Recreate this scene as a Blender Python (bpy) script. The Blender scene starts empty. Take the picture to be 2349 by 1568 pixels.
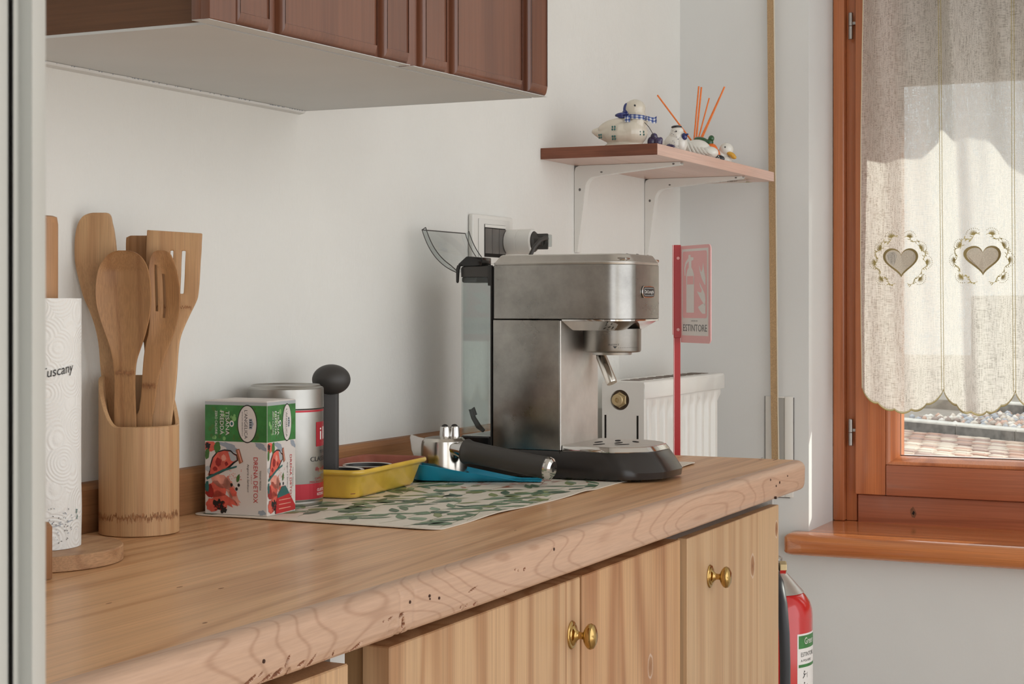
import bpy, bmesh, math, random
from mathutils import Vector, Matrix, noise
random.seed(7)
C = bpy.context.scene
PI = math.pi
sin, cos = math.sin, math.cos

# ---------------------------------------------------------------- camera, world, sun, exposure
# metres.  Script space is (X along the plastered wall, v out from that wall, Z up); Blender Y = -v.
FPX, CXP, HZN = 3870.0, 1174.5, 700.0
YAW = math.atan((3006.0 - CXP) / FPX)
SA, CA = sin(YAW), cos(YAW)
DW, ZC = 1.17, 0.90                      # camera distance from the wall, worktop height
ZE = ZC + 0.204 * DW                     # eye height
CAMP = Vector((0, DW, ZE))               # script space
RGT = Vector((SA, CA, 0))
FWD = Vector((CA, -SA, 0))

cam_d = bpy.data.cameras.new('camera')
cam = bpy.data.objects.new('camera', cam_d)
C.collection.objects.link(cam)
cam.location = (0, -DW, ZE)
cam.rotation_euler = (PI / 2, 0, YAW - PI / 2)
cam_d.sensor_width = 36
cam_d.lens = 36 * FPX / 2349
cam_d.shift_y = -(784 - HZN) / 2349
cam_d.clip_start = 0.02
cam_d.clip_end = 200
cam_d.dof.use_dof = True
cam_d.dof.focus_distance = 2.3
cam_d.dof.aperture_fstop = 60
C.camera = cam

W = bpy.data.worlds.new('world')
C.world = W
W.use_nodes = True
bg = W.node_tree.nodes['Background']
bg.inputs[0].default_value = (0.955, 0.97, 0.985, 1)
bg.inputs[1].default_value = 2.1

sun_d = bpy.data.lights.new('sun', 'SUN')
sun_d.energy = 6.0
sun_d.angle = math.radians(0.6)
sun_d.color = (1.0, 0.94, 0.84)
sun = bpy.data.objects.new('sun', sun_d)
C.collection.objects.link(sun)
sun.location = (8, -6, 8)
sun.rotation_euler = Vector((-1.0, 0.80, -0.685)).to_track_quat('-Z', 'Y').to_euler()

C.view_settings.view_transform = 'Standard'
C.view_settings.look = 'None'
C.view_settings.exposure = 0.0
C.view_settings.gamma = 1
C.view_settings.use_curve_mapping = False
try:
    C.cycles.max_bounces = 10
    C.cycles.transparent_max_bounces = 16
    C.cycles.sample_clamp_indirect = 6
except Exception:
    pass

# ---------------------------------------------------------------- measuring helpers (a sight line cut with a real plane)
def ray(px, py):
    return RGT * ((px - CXP) / FPX) + FWD + Vector((0, 0, -(py - HZN) / FPX))
def at(px, py, X=None, v=None, Z=None, f=None):
    r = ray(px, py)
    if X is not None: t = X / r.x
    elif v is not None: t = (v - DW) / r.y
    elif Z is not None: t = (Z - ZE) / r.z
    else: t = f
    return CAMP + r * t

# ---------------------------------------------------------------- materials
def srgb(r, g=None, b=None):
    if g is None: r, g, b = r
    def k(c):
        c /= 255.0
        return c / 12.92 if c <= 0.04045 else ((c + 0.055) / 1.055) ** 2.4
    return (k(r), k(g), k(b), 1)
def new_mat(name):
    m = bpy.data.materials.new(name)
    m.use_nodes = True
    nt = m.node_tree
    return m, nt, nt.nodes['Principled BSDF']
def N(nt, t, **kw):
    n = nt.nodes.new(t)
    for k, val in kw.items():
        if k[0] == 'i' and k[1:].isdigit(): n.inputs[int(k[1:])].default_value = val
        else: setattr(n, k, val)
    return n
def L(nt, a, b): nt.links.new(a, b)
def coords(nt, scale=(1, 1, 1), rot=(0, 0, 0)):
    tc = N(nt, 'ShaderNodeTexCoord')
    mp = N(nt, 'ShaderNodeMapping')
    mp.inputs['Scale'].default_value = scale
    mp.inputs['Rotation'].default_value = rot
    L(nt, tc.outputs['Object'], mp.inputs['Vector'])
    return mp.outputs[0]
def noise_n(nt, vec, scale, detail=3, rough=0.5, dist=0):
    n = N(nt, 'ShaderNodeTexNoise')
    n.inputs['Scale'].default_value = scale
    n.inputs['Detail'].default_value = detail
    n.inputs['Roughness'].default_value = rough
    n.inputs['Distortion'].default_value = dist
    L(nt, vec, n.inputs['Vector'])
    return n.outputs[0]
def ramp(nt, fac, stops):
    r = N(nt, 'ShaderNodeValToRGB')
    e = r.color_ramp.elements
    while len(e) < len(stops): e.new(0.5)
    for q, (p, c) in zip(e, stops): q.position = p; q.color = c
    L(nt, fac, r.inputs[0])
    return r.outputs[0]
def mixc(nt, fac, a, b, mode='MIX'):
    m = N(nt, 'ShaderNodeMix', data_type='RGBA', blend_type=mode)
    for inp, x in ((m.inputs[0], fac), (m.inputs[6], a), (m.inputs[7], b)):
        if hasattr(x, 'links'): L(nt, x, inp)
        else: inp.default_value = x
    return m.outputs[2]
def math_n(nt, op, a, b=0.0):
    m = N(nt, 'ShaderNodeMath', operation=op)
    for inp, x in ((m.inputs[0], a), (m.inputs[1], b)):
        if hasattr(x, 'links'): L(nt, x, inp)
        else: inp.default_value = x
    return m.outputs[0]
def bump(nt, bs, h, strength=0.3, dist=0.001):
    b = N(nt, 'ShaderNodeBump')
    b.inputs['Strength'].default_value = strength
    b.inputs['Distance'].default_value = dist
    L(nt, h, b.inputs['Height'])
    L(nt, b.outputs[0], bs.inputs['Normal'])
def plain(name, col, rough=0.5, metal=0.0, spec=0.5, var=0.0, vscale=20, coat=0.0, bmp=0.0, bscale=200):
    m, nt, bs = new_mat(name)
    c = srgb(col)
    bs.inputs['Base Color'].default_value = c
    bs.inputs['Roughness'].default_value = rough
    bs.inputs['Metallic'].default_value = metal
    bs.inputs['Specular IOR Level'].default_value = spec
    bs.inputs['Coat Weight'].default_value = coat
    bs.inputs['Coat Roughness'].default_value = 0.08
    if var or bmp: vec = coords(nt)
    if var:
        n = noise_n(nt, vec, vscale, 4)
        d = tuple(x * (1 - var) for x in c[:3]) + (1,)
        l = tuple(min(1, x * (1 + var)) for x in c[:3]) + (1,)
        L(nt, ramp(nt, n, [(0.3, d), (0.7, l)]), bs.inputs['Base Color'])
    if bmp:
        bump(nt, bs, noise_n(nt, vec, bscale, 3), bmp)
    return m
def wood(name, base, dark, axis='X', rings=9, stretch=0.10, scale=9, fine=0.35, rough=0.5, coat=0.0,
         line=0.55, knots=(), patch=0.25, lp=3.0, spec=0.4, bmp=0.15):
    """grain runs along axis; knots: (x, y, z, radius) in the object's own coordinates"""
    m, nt, bs = new_mat(name)
    sc = [1.0, 1.0, 1.0]
    sc['XYZ'.index(axis)] = stretch
    vec = coords(nt, tuple(sc))
    n = noise_n(nt, vec, scale, 2, 0.45, 0.15)
    v = math_n(nt, 'MULTIPLY', n, rings * 6.283)
    s = math_n(nt, 'SINE', v)
    s = math_n(nt, 'MULTIPLY_ADD', s, 0.5)
    s.node.inputs[2].default_value = 0.5
    s = math_n(nt, 'POWER', s, lp)
    sc2 = list(sc); sc2['XYZ'.index(axis)] = stretch * 0.25
    vec2 = coords(nt, tuple(sc2))
    fn = noise_n(nt, vec2, scale * 45, 3, 0.6)
    pn = noise_n(nt, vec, scale * 0.5, 2)
    b, d = srgb(base), srgb(dark)
    col = mixc(nt, math_n(nt, 'MULTIPLY', s, line), b, d)
    fd = tuple(x * (1 - fine) for x in (1, 1, 1)) + (1,)
    col = mixc(nt, 1.0, col, ramp(nt, fn, [(0.35, fd), (0.62, (1, 1, 1, 1))]), 'MULTIPLY')
    col = mixc(nt, 1.0, col, ramp(nt, pn, [(0.3, (1 - patch,) * 3 + (1,)), (0.7, (1, 1, 1, 1))]), 'MULTIPLY')
    for (kx, ky, kz, kr) in knots:
        tc = N(nt, 'ShaderNodeTexCoord')
        sub = N(nt, 'ShaderNodeVectorMath', operation='SUBTRACT'); sub.inputs[1].default_value = (kx, ky, kz)
        L(nt, tc.outputs['Object'], sub.inputs[0])
        mul = N(nt, 'ShaderNodeVectorMath', operation='MULTIPLY')
        k = [1.0] * 3; k['XYZ'.index(axis)] = 0.6
        mul.inputs[1].default_value = k
        L(nt, sub.outputs[0], mul.inputs[0])
        ln = N(nt, 'ShaderNodeVectorMath', operation='LENGTH'); L(nt, mul.outputs[0], ln.inputs[0])
        q = math_n(nt, 'DIVIDE', ln.outputs['Value'], kr)
        q = math_n(nt, 'ADD', q, math_n(nt, 'MULTIPLY', noise_n(nt, coords(nt), 120, 2), 0.25))
        kc = ramp(nt, q, [(0.0, srgb(95, 62, 40)), (0.35, srgb(150, 105, 72)), (0.8, srgb(165, 125, 88)), (1.0, (1, 1, 1, 1))])
        kf = ramp(nt, q, [(0.75, (1, 1, 1, 1)), (1.0, (0, 0, 0, 1))])
        col = mixc(nt, kf, col, kc)
    L(nt, col, bs.inputs['Base Color'])
    bs.inputs['Roughness'].default_value = rough
    bs.inputs['Specular IOR Level'].default_value = spec
    bs.inputs['Coat Weight'].default_value = coat
    bs.inputs['Coat Roughness'].default_value = 0.12
    bump(nt, bs, fn, bmp, 0.0005)
    return m
def clear(name, tint, fac=0.12, rough=0.02, k=0.6):
    """thin clear sheet: passes light straight through, with a weak gloss"""
    m, nt, bs = new_mat(name)
    nt.nodes.remove(bs)
    tr = N(nt, 'ShaderNodeBsdfTransparent'); tr.inputs[0].default_value = srgb(tint)
    gl = N(nt, 'ShaderNodeBsdfGlossy'); gl.inputs['Roughness'].default_value = rough
    lw = N(nt, 'ShaderNodeLayerWeight'); lw.inputs['Blend'].default_value = 0.25
    f = math_n(nt, 'ADD', math_n(nt, 'MULTIPLY', lw.outputs['Fresnel'], k), fac * 0.5)
    mx = N(nt, 'ShaderNodeMixShader')
    L(nt, f, mx.inputs[0]); L(nt, tr.outputs[0], mx.inputs[1]); L(nt, gl.outputs[0], mx.inputs[2])
    L(nt, mx.outputs[0], nt.nodes['Material Output'].inputs[0])
    return m

M = {}
LOC = {}
def plaster(name, col, bs_=0.6):
    m, nt, bs = new_mat(name)
    vec = coords(nt, (1, 1, 0.35))
    n1 = noise_n(nt, vec, 260, 4, 0.6)
    n2 = noise_n(nt, coords(nt), 14, 4, 0.6)
    n3 = noise_n(nt, coords(nt), 3, 3, 0.6)
    c = srgb(col)
    L(nt, ramp(nt, n3, [(0.3, tuple(x * 0.95 for x in c[:3]) + (1,)), (0.7, c)]), bs.inputs['Base Color'])
    bs.inputs['Roughness'].default_value = 0.85
    bs.inputs['Specular IOR Level'].default_value = 0.2
    h = math_n(nt, 'ADD', math_n(nt, 'MULTIPLY', n1, 0.5), math_n(nt, 'MULTIPLY', n2, 2.0))
    bump(nt, bs, h, bs_, 0.0022)
    return m
M['wall'] = plaster('white_brushed_plaster', (227, 226, 221))
M['wall_smooth'] = plaster('white_painted_wall', (220, 221, 219), 0.12)
M['ceiling'] = plain('ceiling_white', (225, 224, 220), 0.9)
M['floor'] = plain('floor_tile', (178, 158, 135), 0.5, var=0.1, vscale=8)
M['casing'] = plain('casing_paint', (188, 188, 182), 0.45)
M['soffit'] = plain('white_board', (204, 206, 205), 0.7, var=0.03, vscale=6)
M['worktop'] = wood('worktop_pine', (226, 176, 128), (186, 130, 84), 'X', 12, 0.05, 7, 0.20, 0.42, 0.1, 0.6, patch=0.10)
M['worktop_edge'] = wood('worktop_edge_pine', (204, 168, 142), (150, 106, 78), 'X', 30, 0.20, 8, 0.12, 0.45, 0.1, 0.36, lp=14.0, patch=0.12)
M['pit'] = plain('worm_hole', (60, 34, 22), 0.9)
M['fleck'] = plain('resin_fleck', (132, 92, 60), 0.6)
M['gouge'] = plain('gouged_wood', (128, 82, 56), 0.8, var=0.3, vscale=160)
M['upstand'] = wood('upstand_pine', (178, 126, 84), (140, 92, 58), 'X', 6, 0.10, 10, 0.2, 0.5)
M['door'] = wood('door_pine', (205, 164, 118), (176, 122, 76), 'Z', 8, 0.06, 8, 0.16, 0.5, 0, 0.55, patch=0.1)
M['mahogany'] = wood('mahogany', (122, 76, 54), (90, 50, 34), 'Z', 4, 0.10, 6, 0.18, 0.30, 0.7, 0.5)
M['mahogany_side'] = wood('mahogany_side', (112, 76, 50), (88, 56, 36), 'Y', 4, 0.10, 6, 0.2, 0.45)
M['frame'] = wood('window_wood', (214, 132, 84), (166, 90, 54), 'Z', 6, 0.05, 9, 0.16, 0.3, 0.5, 0.55)
M['frame_h'] = wood('window_wood_rail', (190, 112, 78), (150, 82, 58), 'Y', 6, 0.05, 9, 0.18, 0.3, 0.5, 0.5)
M['sill'] = wood('sill_wood', (226, 142, 84), (178, 94, 52), 'Y', 6, 0.05, 14, 0.2, 0.22, 0.7, 0.5)
M['bamboo'] = wood('bamboo', (208, 165, 120), (180, 130, 88), 'Z', 5, 0.04, 30, 0.22, 0.5, 0, 0.5)
M['bamboo_dark'] = wood('bamboo_toasted', (186, 138, 92), (150, 100, 62), 'Z', 5, 0.05, 28, 0.25, 0.5, 0, 0.5)
M['bamboo_band'] = plain('bamboo_node', (150, 102, 64), 0.7, var=0.3, vscale=300)
M['acacia'] = wood('holder_wood', (196, 152, 112), (160, 112, 76), 'X', 5, 0.3, 22, 0.25, 0.5)
M['acacia_z'] = wood('holder_pole_wood', (190, 142, 100), (150, 100, 66), 'Z', 4, 0.08, 22, 0.2, 0.5)
M['shelf'] = wood('shelf_laminate', (232, 196, 180), (216, 172, 152), 'X', 4, 0.06, 10, 0.14, 0.35, 0.2, 0.4)
M['shelf_end'] = wood('shelf_end_veneer', (138, 84, 62), (104, 60, 44), 'Y', 5, 0.08, 24, 0.25, 0.4)
def steel(name, col, rough, axis='X', an=0.4, smudge=0.25):
    m, nt, bs = new_mat(name)
    sc = [1, 1, 1]; sc['XYZ'.index(axis)] = 0.02
    n = noise_n(nt, coords(nt, tuple(sc)), 900, 2)
    n2 = noise_n(nt, coords(nt), 22, 5, 0.65)
    c = srgb(col)
    L(nt, ramp(nt, n2, [(0.3, tuple(x * (1 - smudge) for x in c[:3]) + (1,)), (0.65, c)]), bs.inputs['Base Color'])
    r = math_n(nt, 'ADD', rough - 0.05, math_n(nt, 'MULTIPLY', n2, 0.12))
    L(nt, r, bs.inputs['Roughness'])
    bs.inputs['Metallic'].default_value = 1
    bump(nt, bs, n, 0.08, 0.0003)
    return m
M['steel'] = steel('brushed_steel', (168, 165, 160), 0.28, smudge=0.32)
M['steel_dark'] = steel('dark_steel', (140, 135, 128), 0.28)
M['steel_pale'] = steel('pale_steel', (206, 202, 196), 0.36, smudge=0.15)
M['steel_window_lit'] = steel('steel_lit_by_window', (226, 223, 218), 0.5, smudge=0.16)  # column front only: the window's light is put into this paler steel
M['chrome'] = plain('chrome', (215, 213, 210), 0.07, 1.0)
M['chrome_soft'] = plain('satin_chrome', (205, 200, 192), 0.18, 1.0, var=0.06, vscale=60)
M['brass'] = plain('polished_brass', (188, 156, 98), 0.14, 1.0)
M['tin'] = plain('tin_silver', (172, 170, 165), 0.34, 1.0, var=0.08, vscale=30)
M['zinc'] = plain('zinc', (178, 176, 172), 0.35, 0.9, var=0.1, vscale=80)
M['black'] = plain('black_plastic', (38, 36, 34), 0.42, var=0.05)
M['black_gloss'] = plain('glossy_black_plastic', (24, 23, 23), 0.14)
M['base_black'] = plain('satin_black_plastic', (44, 40, 38), 0.22)
M['charcoal'] = plain('charcoal_plastic', (62, 59, 56), 0.5, var=0.05)
M['white_plastic'] = plain('white_plastic', (226, 224, 218), 0.35)
M['white_metal'] = plain('white_enamel', (226, 225, 220), 0.3, coat=0.3)
M['socket_dark'] = plain('socket_dark', (98, 95, 92), 0.35)
M['paper'] = plain('printed_card', (216, 208, 202), 0.55)
M['void'] = plain('dark_gap', (22, 16, 12), 0.9)
def pr(name, col, rough=0.5, **k):
    M[name] = plain(name, col, rough, **k)
pr('ink_green', (58, 122, 60), 0.4, var=0.25, vscale=70); pr('ink_green_pale', (128, 176, 108), 0.4, var=0.2, vscale=90)
pr('ink_black', (34, 32, 32)); pr('ink_white', (228, 224, 218)); pr('ink_red', (190, 42, 44)); pr('ink_coral', (214, 96, 80), var=0.25, vscale=90)
pr('ink_deep_red', (150, 40, 36), var=0.2, vscale=120); pr('ink_grey', (150, 158, 168)); pr('ink_leaf', (70, 112, 52), var=0.2, vscale=100)
pr('ink_silver', (172, 176, 178), 0.3); pr('ink_copper', (150, 92, 64)); pr('ink_pink', (222, 150, 132), var=0.2, vscale=80)
pr('ink_teal', (46, 100, 96)); pr('tin_red', (176, 36, 50), 0.3, metal=0.3)
pr('tamper', (56, 53, 51), 0.5, bmp=0.1)
pr('dish_yellow', (220, 180, 66), 0.25, var=0.12, vscale=25, coat=0.4); pr('terracotta', (150, 84, 66), 0.6, var=0.12, vscale=40)
pr('teal', (34, 148, 182), 0.3, var=0.06, vscale=25); pr('sign_red', (178, 34, 38), 0.4)
pr('sign_pink', (240, 184, 184), 0.5); pr('sign_white', (232, 228, 224), 0.4); pr('sign_grey', (112, 112, 114))  # sign_pink: sun through the flag is put into the colour; flanges and rivets share it
pr('ext_red', (196, 34, 34), 0.16, coat=0.6); pr('hose', (46, 48, 52), 0.5); pr('mat_ground', (228, 220, 206), 0.5, var=0.03, vscale=30)
pr('leaf_green', (108, 134, 106), var=0.3, vscale=60); pr('leaf_sage', (142, 162, 138), var=0.25, vscale=60)
pr('leaf_olive', (136, 148, 100), var=0.25, vscale=60); pr('leaf_dark', (78, 104, 84), var=0.25, vscale=60)
pr('leaf_rust', (178, 118, 92), var=0.2, vscale=60); pr('leaf_pink', (206, 158, 148), var=0.2, vscale=60)
pr('ceramic', (214, 206, 190), 0.15, var=0.06, vscale=20, coat=0.5); pr('ceramic_white', (224, 222, 214), 0.18, coat=0.5, var=0.04)
pr('glaze_blue', (34, 46, 110), 0.18, coat=0.5, var=0.25, vscale=90); pr('glaze_purple', (58, 48, 84), 0.2, coat=0.5, var=0.3, vscale=120)
pr('glaze_black', (26, 28, 34), 0.2, coat=0.4); pr('glaze_green', (34, 84, 46), 0.2, coat=0.4, var=0.25, vscale=120)
pr('glaze_orange', (226, 110, 36), 0.22, coat=0.4, var=0.12, vscale=60); pr('glaze_yellow', (212, 160, 54), 0.25, coat=0.3)
pr('reed_orange', (234, 124, 52), 0.6, var=0.1, vscale=200); pr('ribbon_white', (214, 214, 212), 0.8); pr('ribbon_blue', (38, 62, 130), 0.8)
pr('strap', (176, 146, 108), 0.85, var=0.25, vscale=600, bmp=0.4, bscale=900); pr('strap_pale', (214, 204, 184), 0.85, bmp=0.3, bscale=900)
pr('brass_old', (196, 176, 136), 0.4, metal=0.6, var=0.1); pr('radiator_dark', (84, 66, 50), 0.6, var=0.2)
pr('beige_plastic', (214, 196, 156), 0.5); pr('tape', (226, 216, 184), 0.4); pr('gold_thread', (176, 160, 96), 0.8)
pr('olive_thread', (142, 124, 80), 0.85, bmp=0.3, bscale=1500); pr('heart_net', (200, 190, 174), 0.9, var=0.25, vscale=900); pr('cream_thread', (222, 212, 180), 0.85)
pr('stone_grey', (110, 104, 98), 0.85, var=0.3, vscale=18, bmp=0.4, bscale=60); pr('stone_edge', (196, 188, 178), 0.85, var=0.15, vscale=10)
pr('mortar', (140, 128, 116), 0.9, var=0.2, vscale=10); pr('plaster_dark', (176, 174, 168), 0.8)
for i, c in enumerate([(172, 158, 146), (196, 182, 168), (150, 132, 122), (186, 152, 134), (160, 158, 160), (206, 196, 186)]):
    pr('cobble_%s' % 'abcdef'[i], c, 0.75, var=0.15, vscale=20)
for i, c in enumerate([(164, 128, 110), (176, 152, 134), (150, 124, 112), (184, 166, 150)]):
    pr('brick_%s' % 'abcd'[i], c, 0.8, var=0.15, vscale=12)
M['glass'] = clear('window_glass', (246, 250, 250), 0.06)
M['tank'] = clear('smoked_clear_plastic', (241, 245, 245), 0.08, 0.06, 0.15)
M['lid_clear'] = clear('clear_plastic', (232, 236, 236), 0.10, 0.05)

def curtain_mat():
    m, nt, bs = new_mat('linen_voile')
    nt.nodes.remove(bs)
    a = noise_n(nt, coords(nt, (1, 1, 0.045)), 900, 2, 0.6)
    b = noise_n(nt, coords(nt, (1, 0.045, 1)), 900, 2, 0.6)
    w = math_n(nt, 'MULTIPLY', math_n(nt, 'ADD', a, b), 0.5)
    thr = ramp(nt, w, [(0.36, (0, 0, 0, 1)), (0.50, (1, 1, 1, 1))])
    col = ramp(nt, w, [(0.36, srgb(184, 178, 168)), (0.54, srgb(232, 228, 221))])
    di = N(nt, 'ShaderNodeBsdfDiffuse'); L(nt, col, di.inputs[0])
    tl = N(nt, 'ShaderNodeBsdfTranslucent'); L(nt, col, tl.inputs[0])
    tp = N(nt, 'ShaderNodeBsdfTransparent')
    m1 = N(nt, 'ShaderNodeMixShader'); m1.inputs[0].default_value = 0.5
    L(nt, di.outputs[0], m1.inputs[1]); L(nt, tl.outputs[0], m1.inputs[2])
    f = math_n(nt, 'ADD', math_n(nt, 'MULTIPLY', thr, 0.25), 0.70)
    m2 = N(nt, 'ShaderNodeMixShader'); L(nt, f, m2.inputs[0])
    L(nt, tp.outputs[0], m2.inputs[1]); L(nt, m1.outputs[0], m2.inputs[2])
    L(nt, m2.outputs[0], nt.nodes['Material Output'].inputs[0])
    return m
M['linen'] = curtain_mat()

# ---------------------------------------------------------------- mesh helpers
def V(*a): return Vector(a)
class MB:
    """a mesh in script space (X, v, Z)"""
    def __init__(s):
        s.bm = bmesh.new(); s.mats = []
    def _merge(s, b, mi=0):
        for f in b.faces: f.material_index = mi
        me = bpy.data.meshes.new('tmp'); b.to_mesh(me); b.free()
        s.bm.from_mesh(me); bpy.data.meshes.remove(me)
        return s
    def _bev(s, b, r, seg=2, ang=0.6):
        if r > 0:
            es = [e for e in b.edges if len(e.link_faces) == 2 and e.calc_face_angle(0) > ang]
            bmesh.ops.bevel(b, geom=es, offset=r, segments=seg, profile=0.5, affect='EDGES', clamp_overlap=True)
    def box(s, x0, x1, v0, v1, z0, z1, bev=0.0, seg=2, fn=None, mi=0):
        b = bmesh.new()
        bmesh.ops.create_cube(b, size=1)
        for q in b.verts:
            q.co = V(x0 if q.co.x < 0 else x1, v0 if q.co.y < 0 else v1, z0 if q.co.z < 0 else z1)
        bmesh.ops.recalc_face_normals(b, faces=b.faces)
        s._bev(b, bev, seg)
        if fn:
            for q in b.verts: q.co = fn(q.co)
        return s._merge(b, mi)
    def prism(s, pts, ext, bev=0.0, seg=2, mi=0):
        """pts: 3D polygon, ext: extrusion vector"""
        b = bmesh.new()
        ext = Vector(ext)
        lo = [b.verts.new(p) for p in pts]; hi = [b.verts.new(Vector(p) + ext) for p in pts]
        b.faces.new(lo); b.faces.new(hi[::-1])
        n = len(pts)
        for i in range(n): b.faces.new((lo[i], lo[(i + 1) % n], hi[(i + 1) % n], hi[i]))
        bmesh.ops.recalc_face_normals(b, faces=b.faces)
        s._bev(b, bev, seg)
        return s._merge(b, mi)
    def loft(s, rings, caps=True, closed=True, mi=0):
        b = bmesh.new()
        rr = [[b.verts.new(p) for p in r] for r in rings]
        n = len(rr[0])
        for a, c in zip(rr, rr[1:]):
            for i in range(n if closed else n - 1):
                j = (i + 1) % n
                b.faces.new((a[i], a[j], c[j], c[i]))
        if caps and closed:
            b.faces.new(rr[0][::-1]); b.faces.new(rr[-1])
        bmesh.ops.recalc_face_normals(b, faces=b.faces)
        return s._merge(b, mi)
    def lathe(s, c, axis, prof, seg=32, caps=True, up=None, sx=1.0, sy=1.0, mi=0):
        """prof: (radius, height along axis)"""
        ax = Vector(axis).normalized()
        a = Vector(up) if up else (V(0, 0, 1) if abs(ax.z) < 0.9 else V(1, 0, 0))
        a = (a - ax * a.dot(ax)).normalized(); b_ = ax.cross(a)
        c = Vector(c)
        rings = [[c + ax * h + (a * cos(t) * sx + b_ * sin(t) * sy) * max(r, 1e-5)
                  for t in (2 * PI * i / seg for i in range(seg))] for r, h in prof]
        return s.loft(rings, caps, True, mi)
    def tube(s, path, r, seg=10, caps=True, mi=0, sx=1.0):
        path = [Vector(p) for p in path]
        rings = []
        prev = None
        for i, p in enumerate(path):
            d = (path[min(i + 1, len(path) - 1)] - path[max(i - 1, 0)]).normalized()
            if prev is None:
                a = V(0, 0, 1) if abs(d.z) < 0.9 else V(0, 1, 0)
            else: a = prev
            a = (a - d * a.dot(d)).normalized(); prev = a
            b_ = d.cross(a)
            rad = r[i] if isinstance(r, (list, tuple)) else r
            rings.append([p + (a * cos(t) * sx + b_ * sin(t)) * rad for t in (2 * PI * k / seg for k in range(seg))])
        return s.loft(rings, caps, True, mi)
    def grid(s, fn, nu, nv, thick=0.0, us=None, vs=None, hole=None, mi=0, closed_u=False):
        b = bmesh.new()
        us = us or [i / nu for i in range(nu + 1)]
        vs = vs or [i / nv for i in range(nv + 1)]
        g = [[b.verts.new(fn(u, w)) for u in us] for w in vs]
        for j in range(len(vs) - 1):
            for i in range(len(us) - 1):
                if hole and hole((us[i] + us[i + 1]) / 2, (vs[j] + vs[j + 1]) / 2): continue
                b.faces.new((g[j][i], g[j][i + 1], g[j + 1][i + 1], g[j + 1][i]))
        if hole:
            for q in [q for q in b.verts if not q.link_faces]: b.verts.remove(q)
        if thick: bmesh.ops.solidify(b, geom=b.faces[:], thickness=thick)
        return s._merge(b, mi)
    def ball(s, c, r, rot=None, seg=20, rings=12, mi=0):
        b = bmesh.new()
        bmesh.ops.create_uvsphere(b, u_segments=seg, v_segments=rings, radius=1)
        r = r if isinstance(r, (list, tuple)) else (r, r, r)
        R_ = rot.to_matrix() if rot else Matrix.Identity(3)
        for q in b.verts: q.co = Vector(c) + R_ @ V(q.co.x * r[0], q.co.y * r[1], q.co.z * r[2])
        return s._merge(b, mi)
    def map(s, fn):
        for q in s.bm.verts: q.co = fn(q.co)
        return s
    def build(s, name, mat, parent=None, smooth=0.6, recalc=True):
        off = Vector(LOC.get(parent.name, (0, 0, 0))) if parent else V(0, 0, 0)
        for q in s.bm.verts:
            q.co = V(q.co.x, -q.co.y, q.co.z) - off
        if recalc: bmesh.ops.recalc_face_normals(s.bm, faces=s.bm.faces)
        for f in s.bm.faces: f.smooth = True
        for e in s.bm.edges:
            if len(e.link_faces) == 2 and e.calc_face_angle(0) > smooth: e.smooth = False
        me = bpy.data.meshes.new(name); s.bm.to_mesh(me); s.bm.free()
        for m in (mat if isinstance(mat, list) else [mat]): me.materials.append(M[m])
        o = bpy.data.objects.new(name, me); C.collection.objects.link(o)
        if parent: 
            o.parent = parent
            LOC[o.name] = tuple(off)
        return o
def tag(o, label=None, cat=None, group=None, kind=None):
    if label: o['label'] = label
    if cat: o['category'] = cat
    if group: o['group'] = group
    if kind: o['kind'] = kind
    return o
def thing(name, label, cat, X, v, Z, group=None, kind=None):
    o = bpy.data.objects.new(name, None); C.collection.objects.link(o)
    o.empty_display_size = 0.02
    o.location = (X, -v, Z); LOC[o.name] = (X, -v, Z)
    return tag(o, label, cat, group, kind)
def arc(c, r, a0, a1, n):
    return [(c[0] + r * cos(a0 + (a1 - a0) * i / n), c[1] + r * sin(a0 + (a1 - a0) * i / n)) for i in range(n + 1)]
def rrect(x0, x1, y0, y1, r, n=5):
    """rounded rectangle outline; r may be four radii for corners (x0y0, x1y0, x1y1, x0y1)"""
    r = r if isinstance(r, (list, tuple)) else [r] * 4
    p = []
    for (cx, cy, a, q) in ((x0 + r[0], y0 + r[0], PI, r[0]), (x1 - r[1], y0 + r[1], 1.5 * PI, r[1]),
                           (x1 - r[2], y1 - r[2], 0, r[2]), (x0 + r[3], y1 - r[3], PI / 2, r[3])):
        p += arc((cx, cy), q, a, a + PI / 2, n)
    return p
_tc = {}
def text_tris(body, size=1.0):
    if (body,) not in _tc:
        cu = bpy.data.curves.new('t', 'FONT'); cu.body = body; cu.align_x = 'CENTER'; cu.align_y = 'CENTER'
        cu.resolution_u = 3
        ob = bpy.data.objects.new('t', cu); C.collection.objects.link(ob)
        dg = bpy.context.evaluated_depsgraph_get(); dg.update()
        me = bpy.data.meshes.new_from_object(ob.evaluated_get(dg))
        vs = [(p.co.x, p.co.y) for p in me.vertices]; fs = [tuple(p.vertices) for p in me.polygons]
        w = max(x for x, y in vs) - min(x for x, y in vs)
        hh = max(y for x, y in vs) - min(y for x, y in vs)
        _tc[(body,)] = (vs, fs, w, hh)
        bpy.data.objects.remove(ob); bpy.data.curves.remove(cu); bpy.data.meshes.remove(me)
    return _tc[(body,)]
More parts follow.
